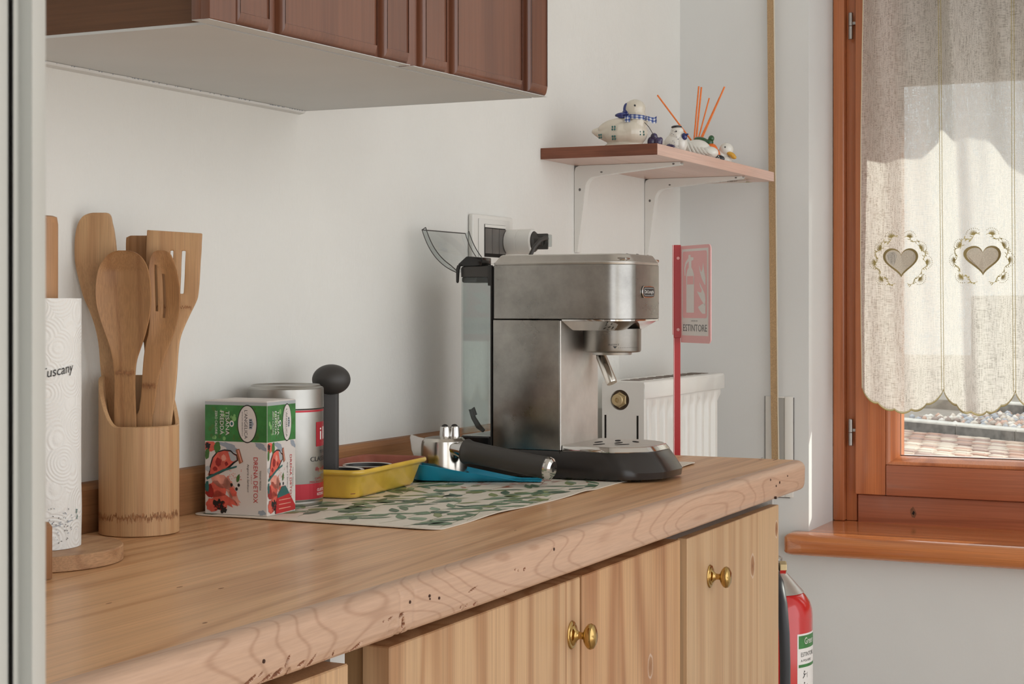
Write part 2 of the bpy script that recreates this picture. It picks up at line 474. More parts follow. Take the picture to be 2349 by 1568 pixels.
class Print:
    """flat print laid on a surface: fn(a, b, lift) -> script-space point"""
    def __init__(s, fn, lift=0.00012):
        s.fn, s.lift = fn, lift; s.v = []; s.f = []; s.mi = []; s.mats = []; s.n = 0
    def _m(s, mat):
        if mat not in s.mats: s.mats.append(mat)
        return s.mats.index(mat)
    def poly(s, pts, mat, layer=None):
        layer = s.n if layer is None else layer
        i0 = len(s.v)
        for a, b in pts: s.v.append(s.fn(a, b, s.lift * (layer + 1)))
        s.f.append(tuple(range(i0, i0 + len(pts)))); s.mi.append(s._m(mat)); return s
    def rect(s, a0, a1, b0, b1, mat, layer=0, n=1):
        for i in range(n):
            x0 = a0 + (a1 - a0) * i / n; x1 = a0 + (a1 - a0) * (i + 1) / n
            s.poly([(x0, b0), (x1, b0), (x1, b1), (x0, b1)], mat, layer)
        return s
    def ell(s, ca, cb, ra, rb, mat, layer=1, n=28, rot=0.0):
        p = []
        for i in range(n):
            x, y = ra * cos(2 * PI * i / n), rb * sin(2 * PI * i / n)
            p.append((ca + x * cos(rot) - y * sin(rot), cb + x * sin(rot) + y * cos(rot)))
        return s.poly(p, mat, layer)
    def line(s, pts, w, mat, layer=1):
        for (x0, y0), (x1, y1) in zip(pts, pts[1:]):
            d = math.hypot(x1 - x0, y1 - y0) or 1
            nx, ny = -(y1 - y0) / d * w / 2, (x1 - x0) / d * w / 2
            s.poly([(x0 + nx, y0 + ny), (x0 - nx, y0 - ny), (x1 - nx, y1 - ny), (x1 + nx, y1 + ny)], mat, layer)
        return s
    def leaf(s, x, y, ang, ln, wd, mat, layer=1, n=6):
        up = []; dn = []
        for i in range(n + 1):
            t = i / n; w = wd * 0.5 * sin(PI * t ** 0.8)
            for lst, sg in ((up, 1), (dn, -1)):
                a, b = t * ln, sg * w
                lst.append((x + a * cos(ang) - b * sin(ang), y + a * sin(ang) + b * cos(ang)))
        for i in range(n):
            q = [up[i], dn[i], dn[i + 1], up[i + 1]]
            s.poly(q, mat, layer)
        return s
    def text(s, body, ca, cb, length, height, mat, layer=3, da=(1, 0), shear=0.0):
        """centred at (ca, cb); da = reading direction in (a, b); length along it, height across"""
        vs, fs, w, hh = text_tris(body)
        ux, uy = da; px_, py_ = -uy, ux
        i0 = len(s.v)
        for x, y in vs:
            X_ = (x + shear * y) / w * length; Y_ = y / hh * height
            s.v.append(s.fn(ca + ux * X_ + px_ * Y_, cb + uy * X_ + py_ * Y_, s.lift * (layer + 1)))
        for f in fs: s.f.append(tuple(i + i0 for i in f)); s.mi.append(s._m(mat))
        return s
    def build(s, name, parent, label=None):
        off = Vector(LOC.get(parent.name, (0, 0, 0)))
        me = bpy.data.meshes.new(name)
        me.from_pydata([tuple(V(p[0], -p[1], p[2]) - off) for p in s.v], [], s.f)
        for m in s.mats: me.materials.append(M[m])
        me.polygons.foreach_set('material_index', s.mi)
        me.update()
        o = bpy.data.objects.new(name, me); C.collection.objects.link(o)
        o.parent = parent; LOC[o.name] = tuple(off)
        if label: o['label'] = label
        if name == 'print': o['kind'] = 'stuff'
        return o
def plane_fn(o, da, db, n):
    o, da, db, n = map(Vector, (o, da, db, n))
    return lambda a, b, l: o + da * a + db * b + n * l
def remesh(o, vox, smooth=4):
    m = o.modifiers.new('r', 'REMESH'); m.mode = 'VOXEL'; m.voxel_size = vox; m.use_smooth_shade = True
    if smooth:
        q = o.modifiers.new('s', 'SMOOTH'); q.iterations = smooth; q.factor = 0.5
    return o
def struct(o): o['kind'] = 'structure'; return o

# ================================================================ THE ROOM
XW = 3.279                                # window wall plane
XN = -0.05
struct(MB().box(-1.5, XW, -0.2, 0.0, 0, 2.6).build('wall_left', 'wall'))
b = MB()
b.box(XW, 3.70, -0.2, 0.27, 0, 2.6).box(XW, 3.70, 0.27, 1.30, 0, 0.668).box(XW, 3.70, 0.27, 1.30, 1.98, 2.6).box(XW, 3.70, 1.30, 3.4, 0, 2.6)
struct(b.build('wall_back', 'wall_smooth'))
struct(MB().box(-1.5, XW, -0.2, 3.4, -0.12, 0.0).build('floor', 'floor'))
struct(MB().box(-1.5, XW, -0.2, 3.4, 2.6, 2.7).build('ceiling', 'ceiling'))
# the wall with the doorway the picture is taken through, and its casing
struct(MB().box(0.359, 0.39, 0.0, 0.822, 0, 2.6).box(0.30, 0.39, 1.80, 2.3, 0, 2.6).build('wall_front', 'wall_smooth'))
dr = thing('door_1', None, None, 0.3, 0.86, 0, kind='structure')
def jv(px, X): return (X, 1.17 - X * (.907 - .0445 * px / 105))
jp = [(0.358, 0.82), (0.358, 0.8560), (0.344, 0.868), jv(105, .336), jv(103, .331), jv(74, .322), jv(72, .3232), jv(46, .3232), jv(43, .3215), jv(31, .3165), jv(29.5, .352), jv(19.5, .352), jv(18, .3155), jv(-70, .30), (.300, .80), (.358, .80)]
MB().prism([(x, v, 0.0) for x, v in jp], (0, 0, 2.1)).build('door_jamb', 'casing', dr, smooth=0.9)

# ---------------------------------------------------------------- window
wn = thing('window_1', None, None, 3.47, 0.32, 0.7, kind='structure')
ZT = 1.97
def fbox(name, x0, x1, v0, v1, z0, z1, mat='frame', bev=0.003, parent=wn):
    return MB().box(x0, x1, v0, v1, z0, z1, bev).build(name, mat, parent)
fr = MB().box(3.500, 3.53, 0.3185, 0.3230, 0.691, ZT).box(3.462, 3.53, 0.2705, 0.2955, 0.691, ZT, 0.004).build('outer_frame', 'frame', wn)
MB().box(3.476, 3.53, 0.2955, 0.3185, 0.691, ZT, 0.002).build('frame_rebate', 'frame', fr)
MB().box(3.466, 3.53, 0.3225, 1.2475, 0.684, 0.7475, 0.002).build('bottom_frame', 'frame_h', wn)
MB().box(3.462, 3.53, 0.2955, 1.2745, ZT - 0.04, ZT, 0.003).build('top_frame', 'frame_h', wn)
MB().box(3.462, 3.53, 1.2505, 1.2985, 0.691, ZT - .04, 0.003).build('outer_frame', 'frame', wn)
def sash(v0, v1, side):
    s = MB().box(3.450, 3.515, v0, v0 + 0.0625, 0.7495, ZT - 0.045, 0.003).build('sash', 'frame', wn)
    LOC[s.name] = (3.47, -0.32, 0.7)
    MB().box(3.450, 3.515, v1 - 0.0625, v1, 0.7495, ZT - 0.045, 0.003).build('stile', 'frame', s)
    MB().box(3.4505, 3.515, v0 + 0.0632, v1 - 0.0632, 0.7495, 0.8120, 0.0025).build('bottom_rail', 'frame_h', s)
    MB().box(3.4505, 3.515, v0 + 0.0632, v1 - 0.0632, ZT - 0.11, ZT - 0.045, 0.0025).build('top_rail', 'frame_h', s)
    # mitred glazing bead, sloping back to the pane
    a0, a1, z0, z1 = v0 + 0.0632, v1 - 0.0632, 0.8127, ZT - 0.11
    w = 0.024
    rings = []
    for (d, x) in ((0, 3.515), (0, 3.4535), (0.004, 3.4525), (0.009, 3.4545), (0.017, 3.466), (w, 3.478), (w, 3.515)):
        zz = d * 0.72
        rings.append([V(x, a0 + d, z0 + zz), V(x, a1 - d, z0 + zz), V(x, a1 - d, z1 - zz), V(x, a0 + d, z1 - zz)])
    MB().loft(rings, caps=False).build('glazing_bead', 'frame', s, smooth=0.5)
    MB().box(3.484, 3.488, a0 + w - 0.003, a1 - w + 0.003, z0 + 0.014, z1 - 0.014).build('pane', 'glass', s)
    sl = MB()
    for (p, q, r_, t) in ((a0 + w - .0022, a0 + w + 0.0003, z0 + .016, z1 - .016), (a0 + w, a1 - w, z0 + .0152, z0 + .0185)):
        sl.box(3.479, 3.4835, p, q, r_, t)
    sl.build('pane_seal', 'black', s)
    return s
sash(0.3205, 0.9000, 1)
sash(0.9015, 1.2490, -1)
for hz in (1.7175, 0.8755):
    h = MB()
    h.lathe((3.463, 0.3085, hz - 0.0275), (0, 0, 1), [(0.0042, 0), (0.0048, 0.001), (0.0048, 0.0265), (0.0043, 0.027)], 16)
    h.lathe((3.463, 0.3085, hz + 0.0002), (0, 0, 1), [(0.0043, 0), (0.0048, 0.0006), (0.0048, 0.0265), (0.0042, 0.0275)], 16)
    h.box(3.459, 3.474, 0.3130, 0.3190, hz + 0.002, hz + 0.008, 0.0006)
    h.build('hinge', 'zinc', wn, smooth=0.5)
kn = Print(plane_fn((3.4655, 0.437, 0.716), (0, 1, 0), (0, 0, 1), (-1, 0, 0)))
kn.poly([(-.001, .012), (.003, .006), (.006, -.002), (.003, -.011), (-.003, -.010), (-.006, -.001), (-.006, .006), (-.003, .009)], 'gouge', 0)
kn.poly([(0, .004), (.003, 0), (.001, -.006), (-.003, -.003)], 'void', 1)
kn.build('knot', wn)
# window board with a full round nose and rounded end
sb = MB()
prof = [(3.545, 0.6907), (3.240, 0.6907)] + [(3.240 - 0.0215 * sin(t), 0.6692 + 0.0215 * cos(t)) for t in (PI * i / 12 for i in range(1, 12))] + [(3.240, 0.6477), (3.278, 0.6477), (3.278, 0.6682), (3.545, 0.6682)]
rings = []
for v_, k in ((0.2332, 0.35), (0.2345, 0.62), (0.2375, 0.83), (0.2420, 0.95), (0.2480, 1.0)):
    rings.append([V(max(min(x, XW - 0.0006), 3.2235 + 0.016 * (1 - k)) if x < 3.28 else XW - 0.0006, v_, 0.6692 + (z - 0.6692) * (0.35 + 0.65 * k)) if True else None for x, z in prof])
rings.append([V(min(x, XW - 0.0006), 0.2698, z) for x, z in prof])
rings.append([V(x, 0.2705, z) for x, z in prof])
rings.append([V(x, 1.2995, z) for x, z in prof])
sb.loft(rings)
sb.build('window_sill', 'sill', wn, smooth=0.7)
# outside: added board, its outline shaped to cast the shade on the upper curtain
b = MB()
op = [(0.27, 1.98), (0.27, 1.612), (0.675, 1.612), (0.690, 1.675), (.73, 1.672), (.77, 1.658), (.80, 1.640), (.83, 1.618), (.87, 1.58), (.95, 1.52), (1.30, 1.40), (1.30, 1.98)]
b.prism([(3.62, v_, z) for v_, z in op], (0.05, 0, 0))
struct(b.build('shade_board', 'mortar'))

# ---------------------------------------------------------------- the street outside, seen through the pane
road = struct(MB().box(4.2, 40, -14, 14, -0.4, -0.02).build('street', 'mortar'))
LOC[road.name] = (0, 0, 0)
P1, P2 = at(2065, 985, Z=0.0), at(2349, 1013, Z=0.0)
sd = (P2 - P1).normalized(); sn = V(-sd.y, sd.x, 0)
if sn.x < 0: sn = -sn
def st(a, d, z): return P1 + sd * a + sn * d + V(0, 0, z)
def slab(mb, a0, a1, d0, d1, z0, z1, bev=0.004, jit=0.0):
    def fn(c): return st(c.x, c.y, c.z)
    return mb.box(a0, a1, d0, d1, z0, z1, bev, 1, fn)
random.seed(3)
# paving bricks on edge in the foreground, laid at a slant
k = 0
brick_src = [slab(MB(), -0.085, 0.085, -0.036, 0.036, -0.03, 0.03, 0.008).build('brick', 'brick_%s' % c, road) for c in 'abcd']
bl = [Vector(o.location) for o in brick_src]
cen = V(P1.x, -P1.y, 0)
def put(src, a, d, z, rz=0.0, sc=(1, 1, 1), first=None):
    o = src if first else src.copy()
    if not first: C.collection.objects.link(o)
    p = st(a, d, z)
    # the source is modelled about st(0,0,0): rotate/scale about that point, then move
    Mx = Matrix.Translation(V(p.x, -p.y, p.z)) @ Matrix.Rotation(rz, 4, 'Z') @ Matrix.Diagonal((sc[0], sc[1], sc[2], 1)) @ Matrix.Translation(-cen)
    o.parent = road
    o.matrix_local = Mx
    return o
used = set()
rows = [-0.10 - 0.092 * i for i in range(24)]
for i, d in enumerate(rows):
    for j in range(10):
        a = -0.20 + 0.195 * j + (0.10 if i % 2 else 0) + math.floor(-d * 1.05 / .195) * .195
        src = random.choice(brick_src)
        put(src, a, d, -0.022 + random.uniform(-.006, .006), random.uniform(-.04, .04), (random.uniform(.9, 1.06), random.uniform(.9, 1.1), 1), first=src.name not in used)
        used.add(src.name)
def cob_mesh(seed, mat):
    random.seed(seed)
    b = bmesh.new(); bmesh.ops.create_icosphere(b, subdivisions=1, radius=1)
    for q in b.verts:
        q.co *= random.uniform(0.88, 1.1)
        q.co = cen + V(q.co.x * 0.040, q.co.y * 0.034, q.co.z * 0.036)
    me = bpy.data.meshes.new('cobblestone'); b.to_mesh(me); b.free()
    for p in me.polygons: p.use_smooth = True
    me.materials.append(M[mat])
    o = bpy.data.objects.new('cobblestone', me); C.collection.objects.link(o); o.parent = road
    return o
cobs = [cob_mesh(i, 'cobble_%s' % c) for i, c in enumerate('abcdef')]
random.seed(11)
def bed(d0, d1, z, a0, a1, step=0.115):
    n = 0
    d = d0 + 0.05
    while d < d1 - 0.02:
        a = a0 + random.uniform(0, .06)
        while a < a1:
            src = random.choice(cobs)
            put(src, a, d + random.uniform(-.02, .02), z + random.uniform(-.012, .012), random.uniform(-.7, .7),
                (random.uniform(.75, 1.15), random.uniform(.8, 1.2), random.uniform(.8, 1.15)), first=src.name not in used)
            used.add(src.name); n += 1
            a += step * random.uniform(.8, 1.2)
        d += step * 0.92
    return n
H1 = 0.10
def kerb(d, z0, z1, a0=-0.7):
    for i in range(6):
        slab(MB(), a0 + i * 0.72, a0 + i * 0.72 + 0.712, d, d + 0.16, z0, z1, 0.008).build('kerbstone', 'stone_edge' if i % 2 else 'stone_edge', road)
        slab(MB(), a0 + i * 0.72 + .002, a0 + i * 0.72 + 0.71, d - 0.004, d + 0.01, z0, z1 - 0.02, 0.003).build('kerb_face', 'stone_grey', road)
kerb(0.0, -0.05, H1)
slab(MB(), -1.5, 5, 0.16, 2.4, -0.05, H1 - 0.03).build('bedding', 'mortar', road)
n1 = bed(0.18, 1.45, H1 - 0.012, -0.15, 1.55, 0.093)
kerb(1.5, 0.0, 2 * H1)
slab(MB(), -2, 5, 1.66, 8, 0.0, 2 * H1 - 0.03).build('bedding', 'mortar', road)
n2 = bed(1.68, 3.4, 2 * H1 - 0.012, -0.45, 1.7, 0.26)
slab(MB(), -3, 6, 3.6, 3.9, 0.15, 1.25).build('shade_wall', 'stone_grey', road)  # low wall added, height set so its shadow covers the upper cobbles
slab(MB(), -12, 16, 15, 16, 0.15, 8.5).build('house_wall', 'mortar', road)

# ---------------------------------------------------------------- shutter strap and its wall plate
sp = thing('shutter_strap', 'long tan woven shutter strap hanging down the window wall into a plate', 'strap', 3.26, 0.20, 0.8368)
pts = [(3.262, 0.1945, 2.02), (3.262, 0.1962, 1.75), (3.262, 0.1990, 1.45), (3.262, 0.2020, 1.14), (3.2625, 0.2040, 0.93), (3.2640, 0.2052, 0.83)]
w = 0.0068
MB().loft([[V(x, v_ - w, z), V(x, v_ + w, z), V(x + .0022, v_ + w, z), V(x + .0022, v_ - w, z)] for x, v_, z in pts]).build('webbing', 'strap', sp)
MB().loft([[V(x - .0006, v_ + w * .98, z), V(x - .0006, v_ + w + .0014, z), V(x + .0028, v_ + w + .0014, z), V(x + .0028, v_ + w * .98, z)] for x, v_, z in pts]).build('selvedge', 'strap_pale', sp)
pl = thing('strap_winder_plate', 'chipped white recessed winder plate low on window wall behind the worktop end', 'wall plate', XW, 0.21, 0.756)
b = MB()
b.box(3.2755, XW, 0.1815, 0.1975, 0.756, 0.957, 0.0012).box(3.2755, XW, 0.2215, 0.2390, 0.756, 0.957, 0.0012).box(3.2755, XW, 0.1975, 0.2215, 0.756, 0.800, 0.0008).box(3.2755, XW, 0.1975, 0.2215, 0.9535, 0.957, 0.0008)
b.build('cover', 'white_plastic', pl)
MB().box(3.2778, XW - 0.0001, 0.1977, 0.2213, 0.8, 0.9533).build('slot', 'plaster_dark', pl)
b = MB()
b.box(3.2765, XW, 0.1803, 0.1812, 0.757, 0.957).box(3.2765, XW, 0.2393, 0.2404, 0.80, 0.955).box(3.2765, XW, 0.19, 0.232, 0.7545, 0.7556)
b.build('crack', 'socket_dark', pl)

# ---------------------------------------------------------------- linen curtain
cz_top = 1.95
cu = thing('curtain', 'sheer white linen cafe curtain with scalloped hem and embroidered hearts', 'curtain', 3.43, 0.34, 1.95)
NODES = [0.3465, 0.5095, 0.6490, 0.7885]        # narrow notches between the big scallops
def hem(v_):
    for a, c in zip(NODES, NODES[1:]):
        if a <= v_ <= c:
            t = (v_ - a) / (c - a)
            big = 0.9695 - 0.043 * sin(PI * t) ** 0.75
            return big - 0.0062 * abs(sin(5 * PI * t)) ** 0.6 + 0.001
    return 0.968
def cfold(v_, z):
    k = (1.95 - z)
    x = 3.405 - 0.024 * math.exp(-((v_ - .548 + .03 * (z - 1.2)) / .017) ** 2) + 0.0045 * sin(v_ * 46 + 0.6 * sin(z * 3.1)) * (0.4 + 0.6 * min(1, k * 1.6)) + 0.0030 * sin(v_ * 105 + z * 5)
    x += 0.0016 * noise.noise(V(v_ * 40, z * 12, 0.3))
    if v_ < 0.366: x += 0.004 * ((0.366 - v_) / 0.02)
    return x
def vlean(v_, z):
    """slight sideways drift of the cloth with height"""
    dz = z - 0.95
    e = max(0, 1 - (v_ - 0.346) / 0.05)
    return v_ - 0.0065 * dz + e * (0.0085 * dz - 0.0045 * sin(PI * min(1, dz / 0.9)))
NU = 150
def csurf(u, w_):
    v_ = 0.3465 + u * (0.7885 - 0.3465)
    z0 = hem(v_); z = z0 + (cz_top - z0) * w_
    return V(cfold(v_, z), vlean(v_, z), z)
MB().grid(csurf, NU, 110).build('cloth', 'linen', cu, recalc=False, smooth=3)
def cband(o0, o1, lift):
    def fn(u, w_):
        v_ = 0.3465 + u * (0.7885 - 0.3465)
        z = hem(v_) + o0 + (o1 - o0) * w_
        return V(cfold(v_, z) - lift, vlean(v_, z), z)
    return fn
us = [i / 450 for i in range(451)]
MB().grid(cband(-0.0002, 0.0034, 0.0006), 1, 1, us=us, vs=[0, 1]).grid(cband(-0.0008, 0.0012, 0.0009), 1, 1, us=us, vs=[0, 1]).build('hem_trim', 'gold_thread', cu, recalc=False)
MB().grid(cband(0.0012, 0.0027, 0.0011), 1, 1, us=us, vs=[0, 1]).build('hem_stitching', 'cream_thread', cu, recalc=False)
# drawn-thread seams
for vs_ in (0.5060, 0.5110, 0.6455, 0.6505):
    MB().grid(lambda u, w_, q=vs_: V(cfold(q, 0.969 + w_ * .98) - 0.0008, vlean(q, 0.969 + w_ * .98) + (u - .5) * 0.0010, 0.969 + w_ * .98), 1, 60).build('seam_cord', 'gold_thread', cu, recalc=False)
MB().grid(lambda u, w_: V(cfold(0.347, 0.97 + w_ * .98) - .0012 * 0, vlean(0.3465, 0.97 + w_ * .98) - 0.0012 + u * 0.0016, 0.97 + w_ * .98), 1, 60).build('edge_fringe', 'cream_thread', cu, recalc=False)
# embroidered hearts
def heart(t, s_):
    return (s_ * 16 * sin(t) ** 3 / 16, s_ * (13 * cos(t) - 5 * cos(2 * t) - 2 * cos(3 * t) - cos(4 * t)) / 16 * 0.95)
for hv, hz in ((0.4265, 1.2290), (0.5880, 1.2318)):
    fn = lambda a, b_, l, hv=hv, hz=hz: V(cfold(hv + a, hz + b_) - 0.0008 - l, vlean(hv + a, hz + b_), hz + b_)
    p = Print(fn)
    outer = [heart(2 * PI * i / 60, 0.0345) for i in range(60)]
    inner = [heart(2 * PI * i / 60, 0.0295) for i in range(60)]
    p.poly(inner, 'heart_net', 1)
    for i in range(60):
        j = (i + 1) % 60
        p.poly([outer[i], outer[j], inner[j], inner[i]], 'olive_thread', 2)
    rnd = random.Random(5)
    R0 = 0.049
    for side in (-1, 1):
        pa = []
        for i in range(40):
            th = PI / 2 + side * (0.12 + (PI - 0.35) * i / 39)
            rr = R0 + 0.0035 * sin(i * 0.9)
            pa.append((rr * cos(th) * 1.0, rr * sin(th) * 0.98 - 0.001))
        p.line(pa, 0.0008, 'gold_thread', 1)
        for i in range(1, 39, 1):
            x, y = pa[i]; th = math.atan2(y, x)
            for sg in (-1, 1):
                if rnd.random() < 0.75:
                    p.leaf(x, y, th + sg * rnd.uniform(.5, 1.5) + (PI if rnd.random() < .3 else 0), rnd.uniform(.004, .0075), .0015, 'gold_thread', 1, 3)
        for q in (3, 12, 21, 31):
            x, y = pa[q]; th = math.atan2(y, x)
            for w_ in range(9):
                a = th + (w_ - 4) * 0.27
                p.leaf(x, y, a, 0.0125 - abs(w_ - 4) * .0008, .0014, 'olive_thread' if w_ % 2 else 'gold_thread', 2, 3)
                p.ell(x + .0135 * cos(a), y + .0135 * sin(a), .0008, .0008, 'olive_thread', 2, 8)
    p.build('embroidered_heart', cu)

# ---------------------------------------------------------------- worktop
wt = thing('worktop', 'long thick pine worktop with chewed and wormholed rounded front edge', 'worktop', 1.6, 0.2, 0.855)
XE = 2.552
T0, T1 = 0.855, 0.900
VF = 0.4668
EPT = [(0.4500, T1), (0.4545, T1 - .0002)] + [(VF - .0118 + 0.0118 * sin(t), T1 - 0.0120 + 0.0118 * cos(t)) for t in (PI / 2 * i / 7 for i in range(1, 8))]
EPT += [(VF - .0003, .880), (VF - .0003, .872), (VF - .0010, .8640), (VF - .0030, .8585), (VF - .0065, .8556), (VF - .0120, T0), (0.4500, T0)]
EP = EPT
def gpt(px, py):
    p = at(px, py, v=VF - .0008); return p.x, p.z
# gouges read off the face: (px, py, half length mm, half height mm, depth mm, slant)
GO = []
for (px, py, a, b_, dep, sl) in ((921, 1411, 4.0, 1.6, 3.2, .25), (926, 1428, 1.9, 4.6, 4.0, -.5), (931, 1448, 2.6, 2.6, 4.0, .2), (895, 1418, 4.2, 0.9, 2.0, .2), (880, 1425, 1.6, 0.8, 1.6, 0), (900, 1440, 8, 6, .7, .2),
                               (1060, 1391, 1.8, 1.2, 2.8, .2), (1072, 1389, 1.5, 1.4, 2.6, .2), (1093, 1384, 3.4, 1.2, 2.6, .25), (1066, 1397, 1.3, 1.0, 2.4, 0), (1084, 1351, 9.5, .75, 1.6, .17), (1160, 1355, 2.0, .8, 1.4, 0),
                               (661, 1512, 2.6, 1.7, 3.4, .9), (657, 1526, 1.3, 1.3, 3.0, 0), (694, 1522, 4.2, 1.5, 3.2, .25), (714, 1524, 7.5, 1.5, 4.0, .85), (640, 1545, 6.0, 2.6, 4.5, .35), (668, 1541, 2.4, 3.2, 4.2, -.3),
                               (600, 1546, 3.2, .8, 2.0, .5), (615, 1558, 6.0, 1.6, 3.4, .4), (575, 1563, 8.0, 1.8, 3.2, .4), (768, 1499, .9, 2.6, 2.0, .0), (757, 1512, 3.4, .8, 1.6, .35), (822, 1484, 7.5, 1.5, 3.2, .33), (1181, 1306, 1.6, .9, 2.4, .1), (1202, 1305, 2.4, 1.3, 3.0, .1), (1188, 1308, 1.4, .6, 2.0, 0)):
    x, z = gpt(px, py); GO.append((x, z, a / 1000, b_ / 1000, dep / 1000, sl))
WAVE = [(gpt(920, 1390)[0], .0035, .0010), (gpt(951, 1385)[0], .0035, .0008)]
def gouge_d(x, z):
    d = 0
    for (gx, gz, a, b_, dep, sl) in GO:
        if abs(x - gx) < a * 1.6:
            dx, dz = x - gx, z - gz - sl * (x - gx)
            r = math.sqrt((dx / a) ** 2 + (dz / b_) ** 2)
            r += 0.22 * noise.noise(V(x * 500, z * 500, 0))
            if r < 1.2: d = max(d, dep * min(1, max(0, (1.2 - r) / .55)))
    return d
def edge_d(x, z):
    d = 0.0003 * noise.noise(V(x * 14, z * 30, 1)) + 0.0005 * noise.noise(V(x * 2.2, 0, 7))
    for (gx, a, dep) in WAVE: d += dep * math.exp(-((x - gx) / a) ** 2)
    return d + gouge_d(x, z)
xs = []
x = 0.392
while x < XE - 0.03:
    xs.append(x); x += 0.0008 if 0.995 < x < 1.665 else 0.010
xs += [XE - .022, XE - .017]
def resample(EP, n):
    Ls = [0]
    for a, c_ in zip(EP, EP[1:]): Ls.append(Ls[-1] + math.hypot(c_[0] - a[0], c_[1] - a[1]))
    out = []
    for k in range(n + 1):
        q = Ls[-1] * k / n; i = 0
        while i < len(Ls) - 2 and Ls[i + 1] < q: i += 1
        t = (q - Ls[i]) / (Ls[i + 1] - Ls[i])
        out.append((EP[i][0] + (EP[i + 1][0] - EP[i][0]) * t, EP[i][1] + (EP[i + 1][1] - EP[i][1]) * t))
    return out
EPR = resample(EP, 96)
rings = []
for x in xs:
    r = []
    for (v_, z) in EPR:
        d = edge_d(x, z) if v_ > 0.453 else 0
        r.append(V(x, v_ - d, z + (d * 0.5 if z < T0 + 0.008 else 0)))
    rings.append(r)
# turn the corner into the end grain
cx, cv = XE - .0130, 0.4500 - .004
for i in range(1, 9):
    t = PI / 2 * i / 8
    rings.append([V(cx + (.004 + (v_ - .45) * .54) * sin(t), cv + (.004 + (v_ - .45)) * cos(t), z) for (v_, z) in EPR])
rings.append([V(q.x, 0.0, q.z) for q in rings[-1]])
b = MB()
b.loft(rings, caps=False, closed=False)
for f in b.bm.faces:
    c_ = f.calc_center_median()
    if .99 < c_.x < 1.67 and c_.y > .44 and gouge_d(c_.x, c_.z) > .0010: f.material_index = 1
b.build('moulded_edge', ['worktop_edge', 'gouge'], wt, smooth=1.2)
top = [V(0.392, 0, T1)] + [V(0.392, 0.4500, T1)] + [r_[0] for r_ in rings[len(xs) - 1:]]
bot = [V(0.392, 0, T0)] + [V(0.392, 0.4500, T0)] + [r_[-1] for r_ in rings[len(xs) - 1:]]
bm_ = MB()
bb = bmesh.new()
tv = [bb.verts.new(p) for p in top]; bv = [bb.verts.new(p) for p in bot]
bb.faces.new(tv); bb.faces.new(bv[::-1])
for i in (0,): bb.faces.new((tv[0], tv[1], bv[1], bv[0]))
bb.faces.new((tv[-1], tv[0], bv[0], bv[-1]))
bm_._merge(bb)
bm_.build('slab', 'worktop', wt)
ho = MB()
rnd = random.Random(4)
def hole(px, py, r, v_=None, sx=1.0):
    p = at(px, py, v=VF - 0.0003)
    pts_ = []
    for i in range(12):
        t = 2 * PI * i / 12
        pts_.append(V(p.x + r * sx * cos(t), p.y + 0.0007 - edge_d(p.x, p.z), p.z + r * sin(t)))
    ho.prism(pts_, (0, -0.003, 0))
for (px, py, r, sx) in ((1767, 1100, .0017, 1), (1788, 1106, .0020, 1), (1780, 1114, .0016, .9), (1806, 1091, .0014, 1), (1270, 1259, .0017, 1), (940, 1380, .0015, 1),
                        (605, 1516, .0016, 1), (985, 1366, .0014, 1.2), (986, 1373, .0009, 1), (1007, 1371, .0013, 1.1), (1780, 1141, .0020, 1)):
    hole(px, py, r, sx=sx)
tag(ho.build('worm_holes', 'pit', wt), kind='stuff')
# a few dark resin flecks on the flat
fl = Print(plane_fn((0, 0, T1), (1, 0, 0), (0, 1, 0), (0, 0, 1)))
for (px, py, a, b_) in ((507, 1349, .004, .0016), (470, 1428, .003, .0014), (412, 1346, .0045, .0012), (716, 1261, .004, .0012), (1182, 1216, .003, .0010), (250, 1383, .004, .0010)):
    p = at(px, py, Z=T1); fl.ell(p.x, p.y, a, b_, 'fleck', 0, 10)
for (px, py, a, b_) in ((1748, 1050, .006, .0012), (1744, 1054, .0022, .0030), (1778, 1054, .014, .0010)):
    p = at(px, py, Z=T1); fl.ell(p.x, min(p.y, .44), a, b_, 'pit', 0, 10)
tag(fl.build('resin_flecks', wt), kind='stuff')
# pine upstand along the wall
up = MB()
up.prism([(0.392, 0.0003, T1 + .0003), (0.392, 0.012, T1 + .0003), (0.392, 0.012, 0.9450), (0.392, 0.0075, 0.9515), (0.392, 0.0003, 0.9525)], (2.42 - 0.392, 0, 0))
tag(up.build('upstand', 'upstand'), 'narrow pine upstand strip along the wall at the back of the worktop', 'upstand')

# ---------------------------------------------------------------- base cabinets
ZD = 0.8402
knob_src = None
def knob(parent, X, v_, z):
    k = MB()
    k.lathe((X, v_, z), (0, 1, 0), [(0.0128, 0), (0.0132, 0.001), (0.0122, 0.0022), (0.0100, 0.0026), (0.0094, 0.0040), (0.0070, 0.0048), (0.0050, 0.0066), (0.0036, 0.0090)], 32, up=(0, 0, 1), sx=1.18, sy=0.92)
    k.lathe((X, v_ + .0088, z), (0, 1, 0), [(0.0035, 0), (0.0033, 0.004), (0.0045, 0.0062), (0.0088, 0.0082), (0.0118, 0.0115), (0.0124, 0.0140), (0.0112, 0.0172), (0.0072, 0.0196), (0.0001, 0.0205)], 32, up=(0, 0, 1), sx=1.15, sy=0.9)
    return k.build('knob', 'brass', parent)
c1 = thing('base_cabinet', 'wide pine base cabinet with brass-knobbed door under the middle of the worktop', 'cabinet', 1.7, 0.2, 0.0)
MB().box(1.300, 2.036, 0.02, 0.410, 0.08, 0.836).build('carcass', 'door', c1)
MB().box(1.238, 1.262, 0.02, 0.412, 0.08, 0.853).build('side_board', 'soffit', c1)
kx = -1.7
M['door_a'] = wood('door_pine_a', (204, 166, 126), (162, 112, 72), 'Z', 9, 0.045, 7, 0.18, 0.5, 0, 0.62, patch=0.1)
